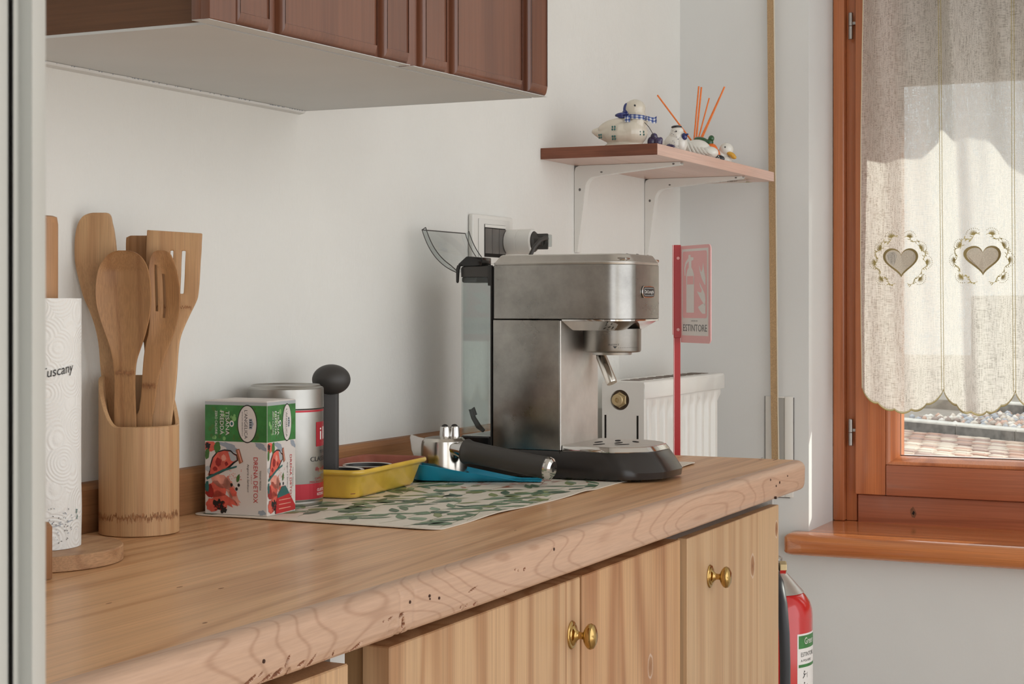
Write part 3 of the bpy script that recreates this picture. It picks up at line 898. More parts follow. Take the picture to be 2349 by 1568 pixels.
M['door_b'] = wood('door_pine_b', (202, 160, 118), (158, 104, 66), 'Z', 7, 0.07, 6, 0.2, 0.5, 0, 0.7, patch=0.08, knots=((1.925 - 1.7, -0.443 + .2, 0.700, 0.011),))
M['door_c'] = wood('door_pine_c', (202, 168, 130), (172, 130, 92), 'Z', 7, 0.05, 8, 0.16, 0.5, 0, 0.5, patch=0.08, knots=((2.318 - 2.3, -0.452 + .2, 0.7680, 0.0125), (2.437 - 2.3, -0.452 + .2, 0.8060, 0.0095)))
d1 = MB().box(1.286, 1.7105, 0.4150, 0.4435, 0.10, ZD, 0.0012, 1).build('door', 'door_a', c1)
knob(d1, 1.6865, 0.4435, 0.7805)
MB().box(1.7135, 2.0330, 0.4150, 0.4450, 0.10, ZD + .0006, 0.0012, 1).build('fixed_panel', 'door_b', c1)
c2 = thing('base_cabinet', 'narrow pine base cabinet with proud door and brass knob at the window end', 'cabinet', 2.3, 0.2, 0.0)
MB().box(2.042, 2.4560, 0.02, 0.434, 0.08, 0.836).build('carcass', 'wall_smooth', c2)
MB().box(2.4565, 2.4590, 0.02, 0.4400, 0.08, 0.853).build('rough_end', 'wall', c2)
d3 = MB().box(2.0395, 2.4480, 0.4378, 0.4520, 0.10, ZD + .0010, 0.0008, 1).build('door', 'door_c', c2)
knob(d3, 2.1285, 0.4520, 0.7808)
c3 = thing('base_cabinet', 'pine base cabinet with only its door top showing at the bottom left', 'cabinet', 0.9, 0.2, 0.0)
MB().box(0.395, 1.18, 0.02, 0.405, 0.08, 0.836).build('carcass', 'soffit', c3)
MB().box(0.395, 1.2215, 0.4140, 0.4400, 0.10, ZD - .002, 0.0012, 1).build('door', 'door_a', c3)

# ---------------------------------------------------------------- wall cabinet
uc = thing('wall_cabinet', 'dark mahogany wall cabinet with white underside above the worktop', 'cabinet', 1.5, 0.15, 1.387)
Z0 = 1.387
def vf(x): return 0.310 + 0.066 * (x - 1.235)
ZTOP = 1.95
def skewbox(mb, x0, x1, d0, d1, z0, z1, bev=0, seg=2):
    """box that follows the front line; d = distance out from the door face plane"""
    return mb.box(x0, x1, d0, d1, z0, z1, bev, seg, fn=lambda c: V(c.x, c.y + vf(c.x), c.z))
b = MB()
b.prism([(1.238, 0.0005, Z0), (1.834, 0.0005, Z0), (1.834, vf(1.834) - 0.0240, Z0), (1.238, vf(1.238) - 0.0240, Z0)], (0, 0, 0.018))
b.build('bottom_board', 'soffit', uc)
MB().prism([(1.2375, 0.0005, Z0 + .0182), (1.834, 0.0005, Z0 + .0182), (1.834, vf(1.834) - 0.0260, Z0 + .0182), (1.2375, vf(1.2375) - 0.0260, Z0 + .0182)], (0, 0, ZTOP - Z0 - .02)).build('carcass', 'mahogany_side', uc)
MB().prism([(1.2325, 0.0005, Z0 + 0.0025), (1.2373, 0.0005, Z0 + 0.0025), (1.2373, vf(1.235) - 0.0215, Z0 + 0.0025), (1.2325, vf(1.235) - 0.0215, Z0 + 0.0025)], (0, 0, ZTOP - Z0)).build('side_panel', 'mahogany_side', uc)
MB().prism([(1.2325, 0.0005, Z0 - 0.0003), (1.2373, 0.0005, Z0 - 0.0003), (1.2373, vf(1.235) - 0.0215, Z0 - 0.0003), (1.2325, vf(1.235) - 0.0215, Z0 - 0.0003)], (0, 0, 0.0026)).build('edge_strip', 'soffit', uc)
MB().prism([(1.834, 0.0005, Z0 - 0.0003), (1.8365, 0.0005, Z0 - 0.0003), (1.8365, vf(1.834) - 0.0215, Z0 - 0.0003), (1.834, vf(1.834) - 0.0215, Z0 - 0.0003)], (0, 0, 0.02)).build('edge_strip', 'soffit', uc)
# crusty filler between cabinet and wall
b = MB()
sp_ = [(x, 0.006 + 0.0010 * noise.noise(V(x * 60, 0, 0)), 0.0025) for x in [1.20 + i * 0.006 for i in range(107)]]
b.loft([[V(x, 0.0003, Z0 - .0004), V(x, w_ + .004, Z0 - .0004), V(x, w_ + .002, Z0 - .0030), V(x, 0.0003, Z0 - .0045)] for x, w_, d in sp_])
b.build('sealant_strip', 'wall_smooth', uc)
b = MB(); rnd = random.Random(9)
for i in range(120):
    x = 1.22 + rnd.random() * 0.61; w_ = rnd.choice((0.0095, 0.0096, 0.0060))
    b.box(x, x + rnd.uniform(.0006, .0022), w_, w_ + .0007, Z0 - .0012, Z0 - .0002)
tag(b.build('sealant_crumbs', 'ink_grey', uc), kind='stuff')
def uX(px):                 # where a sight line at mid front height meets the skewed door plane
    x = 1.5
    for _ in range(12):
        p = at(px, 100, v=vf(x)); x = p.x
    return x
cuts = [(482, 541, 0), (546, 622, 1), (650, 868, 1), (885, 941, 1), (974, 1028, 1), (1048, 1200, 1), (1217, 1258, 1)]
for di, (lst, l0, l1) in enumerate(((cuts[:4], 481, 944), (cuts[4:], 951, 1258.5))):
    dx0, dx1 = uX(l0), uX(l1)
    d = skewbox(MB(), dx0, dx1, -0.0195, -0.0095, Z0 + 0.0002, ZTOP, 0.001).build('door', 'mahogany', uc)
    db_ = MB()
    skewbox(db_, dx0 + .0005, dx1 - .0005, -0.0192, -0.0012, Z0 - .0002, Z0 + 0.0003)
    db_.build('raw_underside', 'soffit', d)
    for (p0, p1, round_) in lst:
        x0, x1 = uX(p0), uX(p1)
        if di == 0 and p0 == 482: x0 = dx0
        mb = MB()
        # front face pulled out, bottom and sides rounded over like a raised panel
        rings = []
        zb = Z0 + 0.0002
        steps = [(0.0, -0.0094), (0.0, -0.0070), (0.0012, -0.0035), (0.0035, -0.0010), (0.0065, 0.0)] if round_ else [(0, -0.0094), (0, -0.0008), (0.0006, 0)]
        if round_: steps = [(0.0, -0.0094), (0.0002, -0.0070), (0.0016, -0.0042), (0.0042, -0.0020), (0.0080, -0.0006), (0.0115, 0.0), (0.0122, -0.0013), (0.0132, -0.0014)]
        for ins, dd in steps:
            sx0 = x0 + min(ins, 0.0065) * 0.55; sx1 = x1 - min(ins, 0.0065) * 0.35
            zz = zb + ins
            rings.append([V(sx0, vf(sx0) + dd, zz), V(sx1, vf(sx1) + dd, zz), V(sx1, vf(sx1) + dd, ZTOP), V(sx0, vf(sx0) + dd, ZTOP)])
        mb.loft(rings)
        mb.build('raised_panel', 'mahogany', d, smooth=0.5)

# ================================================================ THINGS ON THE WORKTOP
SURF = ZC + 0.0002
def flatpt(px, py, f):
    return CAMP + ray(px, py) * f

# ---------------------------------------------------------------- placemat
MX0, MX1, MV0, MV1 = 1.578, 2.426, 0.016, 0.334
def bumpf(x, c, w): return math.exp(-((x - c) / w) ** 2)
def mat_h(X, v_):
    e = max(0.0, (v_ - 0.285) / 0.05) * min(1, max(0, abs(X - 2.185) - .095) / .03)
    h = e * e * (0.0018 * bumpf(X, 1.98, 0.035) + 0.0014 * bumpf(X, 1.74, 0.06) + 0.0018 * bumpf(X, 2.40, 0.05)
                 + 0.0006 * sin(X * 30))
    h += 0.0016 * bumpf(X, 1.565, 0.02) * (1 if v_ > .1 else v_ * 10)
    return max(0, h)
MT = ZC + 0.0014
pm = thing('placemat', 'vinyl placemat printed with green leaves and terracotta flowers under the coffee machine', 'placemat', 2.0, 0.17, ZC)
out = rrect(MX0, MX1, MV0, MV1, [.018, .02, .02, .018], 6)
def inside_x(v_):
    """x limits of the rounded outline at a given v"""
    r = 0.019; ins = 0
    if v_ < MV0 + r: q = (MV0 + r - v_); ins = r - math.sqrt(max(0, r * r - q * q))
    if v_ > MV1 - r: q = (v_ - MV1 + r); ins = r - math.sqrt(max(0, r * r - q * q))
    return MX0 + ins, MX1 - ins
def msurf(z):
    def fn(u, w_):
        t = MV0 + (MV1 - MV0) * (0.5 - 0.5 * cos(PI * w_)) if True else 0
        a, c_ = inside_x(t)
        X_ = a + (c_ - a) * u
        # front edge is a little wavy in plan
        t2 = t + 0.0022 * sin(X_ * 17) * ((t - MV0) / (MV1 - MV0)) ** 3
        return V(X_, t2, ZC + z + mat_h(X_, t2))
    return fn
b = MB(); b.grid(msurf(0.0013), 170, 60).grid(msurf(0.0003), 170, 60)
def mrim(u, w_):
    if u < .25: p = msurf(0)(u * 4, 0)
    elif u < .5: p = msurf(0)(1, (u - .25) * 4)
    elif u < .75: p = msurf(0)(1 - (u - .5) * 4, 1)
    else: p = msurf(0)(0, 1 - (u - .75) * 4)
    return p + V(0, 0, .0003 + .0010 * w_)
b.grid(mrim, 400, 1)
b.build('sheet', 'mat_ground', pm, recalc=False, smooth=.5)
def mfn(a, b_, l): return V(a, b_, MT + mat_h(a, b_) + l)
pr_ = Print(mfn, 0.00006)
rnd = random.Random(21)
def inm(x, y, m=0.004): return MX0 + m < x < MX1 - m and MV0 + m < y < MV1 - m
XG = 1.955
n = 0
for row in range(9):
    y0 = MV0 + 0.012 + row * 0.0375
    x = MX0 + 0.005 + rnd.uniform(0, .03)
    while x < MX1 - 0.02:
        green = x < XG + 0.05 * sin(row) + (0.05 if y0 > .25 else 0)
        st_ang = rnd.uniform(-0.25, 0.25)
        ln = rnd.uniform(.05, .08)
        # a stem with pairs of leaves
        sx, sy = x, y0
        nl = rnd.choice((3, 4))
        pts_ = [(sx, sy)]
        for k in range(nl):
            sx += ln / nl * cos(st_ang); sy += ln / nl * sin(st_ang); st_ang += rnd.uniform(-.12, .12)
            pts_.append((sx, sy))
            if green:
                mt = rnd.choice(('leaf_green', 'leaf_sage', 'leaf_olive', 'leaf_dark', 'leaf_green'))
                lw = rnd.choice((.010, .012, .022)); ll = rnd.uniform(.034, .052) if lw < .013 else rnd.uniform(.026, .034)
            else:
                mt = rnd.choice(('leaf_rust', 'leaf_pink', 'leaf_olive', 'leaf_rust', 'leaf_sage'))
                lw = rnd.choice((.006, .010)); ll = rnd.uniform(.012, .022)
            a_ = st_ang + rnd.choice((-1, 1)) * rnd.uniform(.35, .9) + (PI if rnd.random() < .2 else 0)
            ex, ey = sx + ll * cos(a_), sy + ll * sin(a_)
            if inm(sx, sy) and inm(ex, ey): pr_.leaf(sx, sy, a_, ll, lw, mt, n % 5, 6); n += 1
        if all(inm(*p) for p in pts_): pr_.line(pts_, .0009, 'leaf_olive' if green else 'leaf_rust', 0)
        x += rnd.uniform(.052, .066) if green else rnd.uniform(.035, .05)
tag(pr_.build('printed_leaves', pm), kind='stuff')

# ---------------------------------------------------------------- paper towel holder and roll
PX, PV = 1.2330, 0.0945
hd = thing('paper_towel_holder', 'round wooden paper towel stand with thick pole at the left', 'paper towel holder', PX, PV, ZC)
b = MB(); b.lathe((PX, PV, SURF), (0, 0, 1), [(0.0785, 0), (0.0800, 0.0008), (0.0800, 0.0132), (0.0790, 0.0142), (0.0001, 0.0142)], 64)
b.build('base', 'acacia', hd, smooth=0.5)
b = MB(); b.lathe((PX, PV, SURF + .0142), (0, 0, 1), [(0.0200, 0), (0.0205, 0.300), (0.0195, 0.3065), (0.016, 0.3078), (0.0001, 0.3078)], 32)
b.build('pole', 'acacia_z', hd, smooth=0.5)
rl = thing('paper_towel_roll', 'white embossed kitchen roll with handwriting print on the wooden stand', 'paper towel', PX, PV, ZC + .0146)
m, nt, bs = new_mat('embossed_paper'); M['tissue'] = m
bs.inputs['Base Color'].default_value = srgb(233, 232, 228); bs.inputs['Roughness'].default_value = 0.95
vv = coords(nt)
vo = N(nt, 'ShaderNodeTexVoronoi'); vo.inputs['Scale'].default_value = 34; L(nt, vv, vo.inputs['Vector'])
wv = math_n(nt, 'SINE', math_n(nt, 'MULTIPLY', vo.outputs['Distance'], 60.0))
bump(nt, bs, math_n(nt, 'ADD', wv, noise_n(nt, vv, 500, 2)), 0.35, 0.0012)
b = MB()
RR = 0.0415
def rollr(t, z): return RR + 0.0006 * noise.noise(V(cos(t) * 2, sin(t) * 2, z * 30))
rings = []
for (q, z) in [(1.0, i * 0.2305 / 24) for i in range(25)]:
    rings.append([V(PX + rollr(t, z) * cos(t), PV + rollr(t, z) * sin(t), ZC + 0.0147 + z) for t in (2 * PI * k / 72 for k in range(72))])
rings.append([V(PX + .0215 * cos(t), PV + .0215 * sin(t), ZC + .0147 + .2305) for t in (2 * PI * k / 72 for k in range(72))])
rings.append([V(PX + .0215 * cos(t), PV + .0215 * sin(t), ZC + .0147) for t in (2 * PI * k / 72 for k in range(72))])
b.loft(rings + [rings[0]], caps=False)
b.build('paper', 'tissue', rl, smooth=0.7)
def cylfn(cx, cv, z0, r):
    """a = arc length to the right of the side that faces the doorway, b = height"""
    def fn(a, b_, l):
        ph = a / r
        d = FWD * -cos(ph) + RGT * sin(ph)
        return V(cx, cv, z0 + b_) + d * (r + l)
    return fn
p = Print(cylfn(PX, PV, ZC + .0146, RR + .0008))
p.text('Tuscany', 0.0325, 0.1640, 0.0350, 0.0115, 'ink_black', 1, da=(.985, .17), shear=0.3)
p.line([(.012, .0215), (.03, .022), (.05, .026)], .0006, 'ink_grey', 1)
rnd = random.Random(2)
for i in range(60):
    p.ell(.035 + rnd.gauss(0, .010), .024 + rnd.gauss(0, .008), rnd.uniform(.0003, .0011), .0004, rnd.choice(('ink_grey', 'ink_black')), 1, 6, rnd.uniform(0, 3))
for i in range(6): p.ell(.0555 + rnd.uniform(-.002, .002), .028 + rnd.gauss(0, .005), .0014, .0006, 'ink_teal', 1, 6, rnd.uniform(0, 3))
p.build('print', rl)

# wooden block at the very left
b = MB()
bx = at(125, 1328, Z=ZC)
b.prism([(bx.x - .03, q, z) for q, z in ((bx.y - .10, ZC + .0003), (bx.y - .002, ZC + .0003), (bx.y - .002, ZC + .046), (bx.y - .006, ZC + .0495), (bx.y - .014, ZC + .0505), (bx.y - .10, ZC + .0505))], (.03, 0, 0), 0.0008)
tag(b.build('wooden_block', 'acacia_z'), 'small pale wooden block half hidden by the door casing', 'block')

# ---------------------------------------------------------------- bamboo cup and utensils
UX, UV, UR = 1.436, 0.0565, 0.0415
uh = thing('utensil_holder', 'bamboo cane cup with scooped rim holding wooden utensils', 'utensil holder', UX, UV, ZC)
def rimz(t):
    # direction of this point seen from the doorway side
    d = V(cos(t), sin(t), 0)
    front = -d.dot(FWD); right = d.dot(RGT)
    k = 0.80 * front + 0.60 * right
    s_ = min(1, max(0, (k + 0.60) / 1.15)); s_ = s_ * s_ * (3 - 2 * s_)
    return 1.0640 - 0.0505 * s_ + 0.004 * max(0, -front) * 0
b = MB()
SEG = 96
ts = [2 * PI * k / SEG for k in range(SEG)]
def ring(r, zf): return [V(UX + r(t) * cos(t) if callable(r) else UX + r * cos(t), UV + (r(t) if callable(r) else r) * sin(t), zf(t)) for t in ts]
rings = [ring(UR - .0015, lambda t: SURF), ring(UR, lambda t: SURF + .001), ring(UR, lambda t: SURF + .02), ring(UR, lambda t: rimz(t) - .001), ring(UR - .001, lambda t: rimz(t)),
         ring(UR - .0042, lambda t: rimz(t)), ring(UR - .0045, lambda t: rimz(t) - .001), ring(UR - .0045, lambda t: SURF + .006), ring(.002, lambda t: SURF + .006)]
b.loft(rings)
b.build('cup', 'bamboo', uh, smooth=0.7)
rnd = random.Random(8)
p = Print(cylfn(UX, UV, ZC, UR + .0001))
for i in range(150):
    a = -UR * 1.5 + 3.0 * UR * i / 150
    p.ell(a, .0195 + rnd.uniform(-.0025, .0035) , .00045, rnd.uniform(.0010, .0042), 'bamboo_band', 0, 6)
tag(p.build('node_ring', uh), kind='stuff')

def utensil(name, label, rows, f0, fn_d, thick, mat, cols=None, slots=(), ny=1, ux=None):
    """rows: (xl, yl, xr, yr) edge pairs from the tip down, measured on the plane at distance f0; fn_d(s, t): depth offset (m)"""
    t_ = thing(name, label, 'utensil', UX, UV, ZC + .01, group=None)
    cols = cols or [i / 12 for i in range(13)]
    vs_ = [i / (len(rows) - 1) for i in range(len(rows))]
    def fn(u, w_):
        i = min(int(w_ * (len(rows) - 1) + 1e-6), len(rows) - 2); q = w_ * (len(rows) - 1) - i
        r0, r1 = rows[i], rows[i + 1]
        xl, yl, xr, yr = [a + (b_ - a) * q for a, b_ in zip(r0, r1)]
        f = f0 + fn_d(u, w_, yl)
        return CAMP + ray(xl + (xr - xl) * u, yl + (yr - yl) * u) * f
    # densify rows with a smooth curve
    dense = []
    m_ = len(rows)
    for i in range(m_ - 1):
        for k in range(4):
            q = k / 4
            a = rows[max(0, i - 1)]; b_ = rows[i]; c_ = rows[i + 1]; d_ = rows[min(m_ - 1, i + 2)]
            r = []
            for z in range(4):
                r.append(0.5 * (2 * b_[z] + (c_[z] - a[z]) * q + (2 * a[z] - 5 * b_[z] + 4 * c_[z] - d_[z]) * q * q + (-a[z] + 3 * b_[z] - 3 * c_[z] + d_[z]) * q ** 3))
            dense.append(tuple(r))
    dense.append(rows[-1])
    if slots: dense = [r for r in dense]
    rr = dense
    def fn2(u, j):
        xl, yl, xr, yr = rr[j]
        y = yl + (yr - yl) * u
        f = f0 + fn_d(u, y)
        return CAMP + ray(xl + (xr - xl) * u, y) * f
    bb = bmesh.new()
    g = [[bb.verts.new(fn2(u, j)) for u in cols] for j in range(len(rr))]
    for j in range(len(rr) - 1):
        for i in range(len(cols) - 1):
            ym = (rr[j][1] + rr[j + 1][1]) / 2; um = (cols[i] + cols[i + 1]) / 2
            if any(s0 < um < s1 and y0 < ym < y1 for (s0, s1, y0, y1) in slots): continue
            bb.faces.new((g[j][i], g[j][i + 1], g[j + 1][i + 1], g[j + 1][i]))
    for q in [q for q in bb.verts if not q.link_faces]: bb.verts.remove(q)
    ff = bb.faces[:]; ed = [(e.verts[0], e.verts[1]) for e in bb.edges if len(e.link_faces) == 1]
    bk = {q: bb.verts.new(q.co + FWD * thick) for q in bb.verts[:]}
    for f in ff: bb.faces.new([bk[q] for q in reversed(f.verts)])
    for a, c_ in ed: bb.faces.new((a, c_, bk[c_], bk[a]))
    bmesh.ops.recalc_face_normals(bb, faces=bb.faces)
    bmesh.ops.bevel(bb, geom=[e for e in bb.edges if len(e.link_faces) == 2 and e.calc_face_angle(0) > 1.0], offset=.0009, segments=2, profile=.5, affect='EDGES', clamp_overlap=True)
    mb = MB(); mb._merge(bb)
    mb.build('blade', mat, t_, smooth=0.7)
    return t_
utensil('spatula', 'rounded bamboo spatula leaning furthest left in the bamboo cup',
        [(214, 487.5, 243, 487.5), (203, 489.5, 249, 489.5), (190, 496, 254, 497), (180, 510, 257, 512), (174, 530, 261, 530), (171, 560, 265, 562), (172, 600, 268, 600), (180, 640, 268, 640), (191, 680, 268, 680),
         (206, 715, 270, 715), (218, 750, 272, 750), (226, 790, 274, 790), (230, 840, 280, 840), (236, 890, 286, 890), (249, 940, 292, 940), (266, 1170, 302, 1170)],
        1.783, lambda u, y: 0.006 * (u - .5) ** 2 - .0235 * max(0, min(1, (950 - y) / 350)), 0.0045, 'bamboo')
utensil('turner', 'square-ended bamboo turner standing behind the slotted turner',
        [(300, 540, 360, 540), (293, 543, 362, 543), (289, 550, 363, 550), (289, 600, 362, 600), (292, 650, 360, 650), (298, 700, 356, 700), (308, 735, 352, 735), (326, 775, 350, 775), (331, 800, 352, 800), (331, 860, 352, 860), (331, 1000, 350, 1000), (325, 1170, 345, 1170)],
        1.7985, lambda u, y: 0.0, 0.0040, 'bamboo_dark')
cs = [0, .1, .22, .34, .435, .495, .56, .645, .72, .82, .92, 1]
utensil('slotted_turner', 'tall square bamboo turner with two slots at the right of the cup',
        [(337, 527, 463, 535), (336, 545, 462, 551), (335, 573, 461, 576), (335, 600, 459, 602), (335, 640, 457, 642), (335, 672, 454, 674), (336, 690, 450, 690), (340, 715, 438, 715), (346, 745, 424, 745), (350, 775, 413, 775), (353, 810, 408, 810),
         (354, 860, 405, 860), (352, 920, 399, 920), (347, 980, 392, 980), (338, 1170, 378, 1170)],
        1.7750, lambda u, y: 0.004 * u, 0.0045, 'bamboo', cs, slots=((.435, .495, 573, 672), (.645, .72, 573, 672)))
utensil('slotted_spoon', 'oval bamboo spoon with slots leaning right of the large spoon',
        [(361, 574, 377, 574), (351, 579, 388, 580), (345, 590, 395, 592), (342, 606, 402, 610), (341, 626, 407, 630), (341, 655, 411, 658), (342, 685, 412, 690), (343, 712, 410, 718), (343, 740, 404, 745), (340, 765, 397, 768), (334, 790, 387, 795), (330, 815, 377, 820),
         (327, 850, 366, 853), (325, 890, 358, 893), (319, 940, 352, 943), (310, 975, 347, 975), (312, 1170, 345, 1170)],
        1.7600, lambda u, y: 0.0055 * sin(PI * u) * max(0, min(1, (800 - y) / 120)) * max(0, min(1, (y - 574) / 45)), 0.0042, 'bamboo_dark', [0, .06, .12, .20, .29, .38, .46, .55, .66, .78, .9, 1],
        slots=((.20, .29, 606, 712), (.46, .55, 626, 726)))
utensil('wooden_spoon', 'large oval bamboo spoon in front of the other utensils',
        [(271, 574, 295, 574), (258, 578, 310, 579), (246, 585, 321, 587), (235, 598, 331, 600), (226, 615, 338, 617), (221, 640, 343, 642), (219, 665, 345, 668), (221, 695, 345, 697), (227, 722, 342, 724), (236, 750, 336, 752), (246, 778, 328, 780), (254, 805, 319, 806), (259, 830, 312, 830),
         (262, 860, 309, 860), (262, 900, 309, 900), (262, 970, 311, 970), (270, 1170, 316, 1170)],
        1.7500, lambda u, y: -.012 * max(0, min(1, (950 - y) / 300)) + 0.0120 * sin(PI * u) ** 0.8 * max(0, min(1, (835 - y) / 150)) * max(0.0, min(1, (y - 560) / 60)), 0.0045, 'bamboo_dark')

uo = bpy.data.objects
for (nm, x0, x1, y, f) in (('wooden_spoon', 263, 309, 855, 1.7455), ('slotted_spoon', 326, 358, 884, 1.7560), ('slotted_turner', 355, 440, 704, 1.7725)):
    t_ = bpy.data.objects[nm]; rnd = random.Random(len(nm))
    pb_ = Print(lambda a, c_, l: flatpt(a, c_, f) - FWD * l, .00005)
    for i in range(34):
        a = x0 + 2 + (x1 - x0 - 4) * i / 33
        pb_.ell(a, y + rnd.uniform(-4, 4), .9, rnd.uniform(2, 6), 'bamboo_band', 0, 6)
    tag(pb_.build('node_band', t_), kind='stuff')

# ---------------------------------------------------------------- tea box
TA, TB, TC_ = at(470, 1177, Z=SURF + .0015), at(613, 1184.5, Z=SURF + .0015), at(678, 1170.5, Z=SURF + .0015)
TH = 0.1285
tb = thing('tea_box', 'green and white fruit herbal tea carton standing on the placemat', 'box', (TA.x + TC_.x) / 2, (TA.y + TC_.y) / 2, ZC + .0016)
TD = TA + TC_ - TB
b = MB(); b.prism([V(p.x, p.y, ZC + .0017) for p in (TA, TB, TC_, TD)], (0, 0, TH), 0.0006, 1); b.build('carton', 'paper', tb)
z0 = ZC + .0017
topf = MB(); topf.prism([V(p.x, p.y, z0 + TH) for p in (TA.lerp(TC_, .02), TB.lerp(TD, .02), TC_.lerp(TA, .02), TD.lerp(TB, .02))], (0, 0, .0006)).build('top_flap', 'paper', tb)
def teaface(O, E_, sub, pale):
    d = (E_ - O); w = d.length; d = d.normalized(); nn = V(d.y, -d.x, 0)
    if nn.dot(CAMP - O) < 0: nn = -nn
    fn = plane_fn(V(O.x, O.y, z0), d, V(0, 0, 1), nn)
    p = Print(lambda a, b_, l: fn(a * w, (1 - b_) * TH, l), 0.00010)
    G = 'ink_green'
    p.rect(.004, .996, .005, .035, 'ink_silver', 0); p.rect(.004, .996, .035, .355, G, 0)
    rnd = random.Random(4 + sub)
    for i in range(46):
        a_, b_ = rnd.uniform(.05, .95), rnd.uniform(.06, .33)
        r = rnd.uniform(.008, .034)
        p.ell(a_, b_, r, r * .72, rnd.choice(('ink_green_pale', 'ink_leaf', 'ink_leaf')), 1, 12)
    # rotated 90 degrees clockwise: reads downwards.  b grows downwards here, so the reading direction is +b
    def txt(s_, a_, b0, b1, h, mat, lay=4, italic=0):
        vs, fs, w0, hh = text_tris(s_)
        i0 = len(p.v)
        for x, y in vs:
            tt = (x + italic * y) / w0 + 0.5
            p.v.append(p.fn(a_ + y / hh * h, b0 + (b1 - b0) * tt, p.lift * (lay + 1)))
        for f in fs: p.f.append(tuple(i + i0 for i in f)); p.mi.append(p._m(mat))
    p.ell(.685, .196, .158, .168, 'ink_black', 2, 40); p.ell(.685, .196, .146, .158, 'paper', 3, 40)
    txt("L'ANGELICA", .662, .075, .325, .052, 'ink_black', 4); txt('ISTITUTO ERBORISTICO', .606, .09, .305, .018, 'ink_black', 4)
    p.rect(.715, .765, .150, .240, 'ink_grey', 4); p.poly([(.765, .165), (.79, .195), (.765, .225)], 'ink_grey', 4)
    for i in range(4): p.rect(.722, .758, .158 + i * .021, .166 + i * .021, 'ink_black', 5)
    txt('TISANA', .365, .085, .300, .060, 'ink_white'); txt('FREDDA', .275, .085, .293, .060, 'ink_white'); txt('ZERO CALORIE', .185, .085, .293, .036, 'ink_white')
    p.ell(.437, .197, .036, .028, 'ink_white', 3, 16); p.ell(.437, .197, .020, .016, 'ink_teal', 4, 12); p.rect(.434, .440, .09, .30, 'ink_leaf', 2)
    txt('DRENA DETOX', .815, .485, .885, .068, 'ink_red'); txt('TISANA FREDDA', .892, .600, .775, .026, 'ink_black'); txt('al gusto di', .755, .64, .72, .018, 'ink_red')
    txt('Anguria e Sambuco', .700, .550, .795, .040, 'ink_black', 4, .2)
    # fruit, jar, splash
    def blob(ca, cb, ra, rb, mat, lay, k=0.16, rot=0, n_=18, seed=0):
        r_ = random.Random(seed); pts_ = []
        for i in range(n_):
            q = 1 + r_.uniform(-k, k); t = 2 * PI * i / n_
            x, y = ra * q * cos(t), rb * q * sin(t)
            pts_.append((max(.005, min(.99, ca + x * cos(rot) - y * sin(rot))), max(.36, min(.992, cb + x * sin(rot) + y * cos(rot)))))
        p.poly(pts_, mat, lay)
    blob(.09, .40, .10, .05, 'ink_coral', 1, seed=1); blob(.20, .41, .05, .05, 'ink_leaf', 2, seed=2); blob(.05, .40, .04, .03, 'ink_black', 3, .4, seed=3)
    blob(.04, .47, .035, .05, 'ink_leaf', 2, seed=4); blob(.40, .40, .16, .03, 'ink_grey', 1, .3, .2, seed=5); blob(.90, .39, .09, .03, 'ink_grey', 1, .3, .3, seed=6)
    p.poly([(.12, .50), (.20, .445), (.32, .425), (.42, .430), (.47, .455), (.53, .47), (.54, .52), (.48, .545), (.38, .60), (.20, .655), (.06, .665), (.08, .58)], 'ink_black', 2)
    p.poly([(.14, .505), (.21, .455), (.32, .437), (.41, .442), (.46, .465), (.51, .478), (.52, .515), (.46, .535), (.36, .585), (.20, .64), (.08, .65), (.10, .58)], 'ink_coral', 3)
    p.poly([(.38, .445), (.42, .445), (.47, .47), (.51, .482), (.515, .515), (.46, .53), (.42, .52), (.40, .48)], 'ink_silver', 4)
    blob(.22, .54, .05, .04, 'ink_deep_red', 4, seed=7); blob(.31, .50, .04, .03, 'ink_pink', 4, seed=8); blob(.17, .60, .04, .02, 'ink_deep_red', 4, seed=9); blob(.35, .55, .03, .02, 'ink_deep_red', 4, .3, seed=19)
    p.poly([(.50, .425), (.56, .415), (.62, .53), (.56, .55)], 'ink_copper', 4); p.poly([(.53, .43), (.55, .426), (.605, .53), (.585, .535)], 'ink_pink', 5)
    p.poly([(.02, .68), (.30, .60), (.52, .565), (.52, .58), (.30, .62), (.04, .70)], 'ink_teal', 5)
    blob(.25, .70, .22, .055, 'ink_pink', 2, .25, .3, seed=10); blob(.18, .78, .17, .07, 'ink_coral', 2, .2, seed=11); blob(.40, .76, .10, .07, 'ink_pink', 2, .3, .9, seed=12)
    blob(.08, .80, .07, .06, 'ink_deep_red', 3, seed=13); blob(.48, .85, .10, .035, 'ink_pink', 2, .35, .5, seed=14); blob(.30, .86, .20, .05, 'ink_coral', 2, .25, .25, seed=15)
    blob(.13, .92, .12, .06, 'ink_coral', 3, seed=16); blob(.28, .91, .08, .055, 'ink_coral', 4, seed=17); blob(.23, .915, .08, .045, 'ink_black', 5, .45, n_=24, seed=18); blob(.30, .955, .05, .03, 'ink_black', 5, .4, n_=20, seed=20)
    for i in range(14):
        r_ = random.Random(i + 50); p.ell(.23 + r_.uniform(-.07, .09), .925 + r_.uniform(-.03, .04), .010, .008, 'ink_deep_red', 6, 8)
    p.leaf(.52, .71, -1.05 + PI * 0, .085, .05, 'ink_leaf', 4)
    for a_, b_ in ((.435, .735), (.55, .735), (.515, .77)): p.ell(a_, b_, .020, .015, 'ink_black', 4, 14)
    p.poly([(.40, .765), (.45, .755), (.52, .80), (.51, .835), (.45, .835), (.42, .81)], 'ink_coral', 4)
    for i in range(26):
        r_ = random.Random(i); p.ell(.44 + r_.uniform(-.1, .16), .64 + r_.uniform(-.04, .05), .006, .004, 'ink_coral', 3, 6)
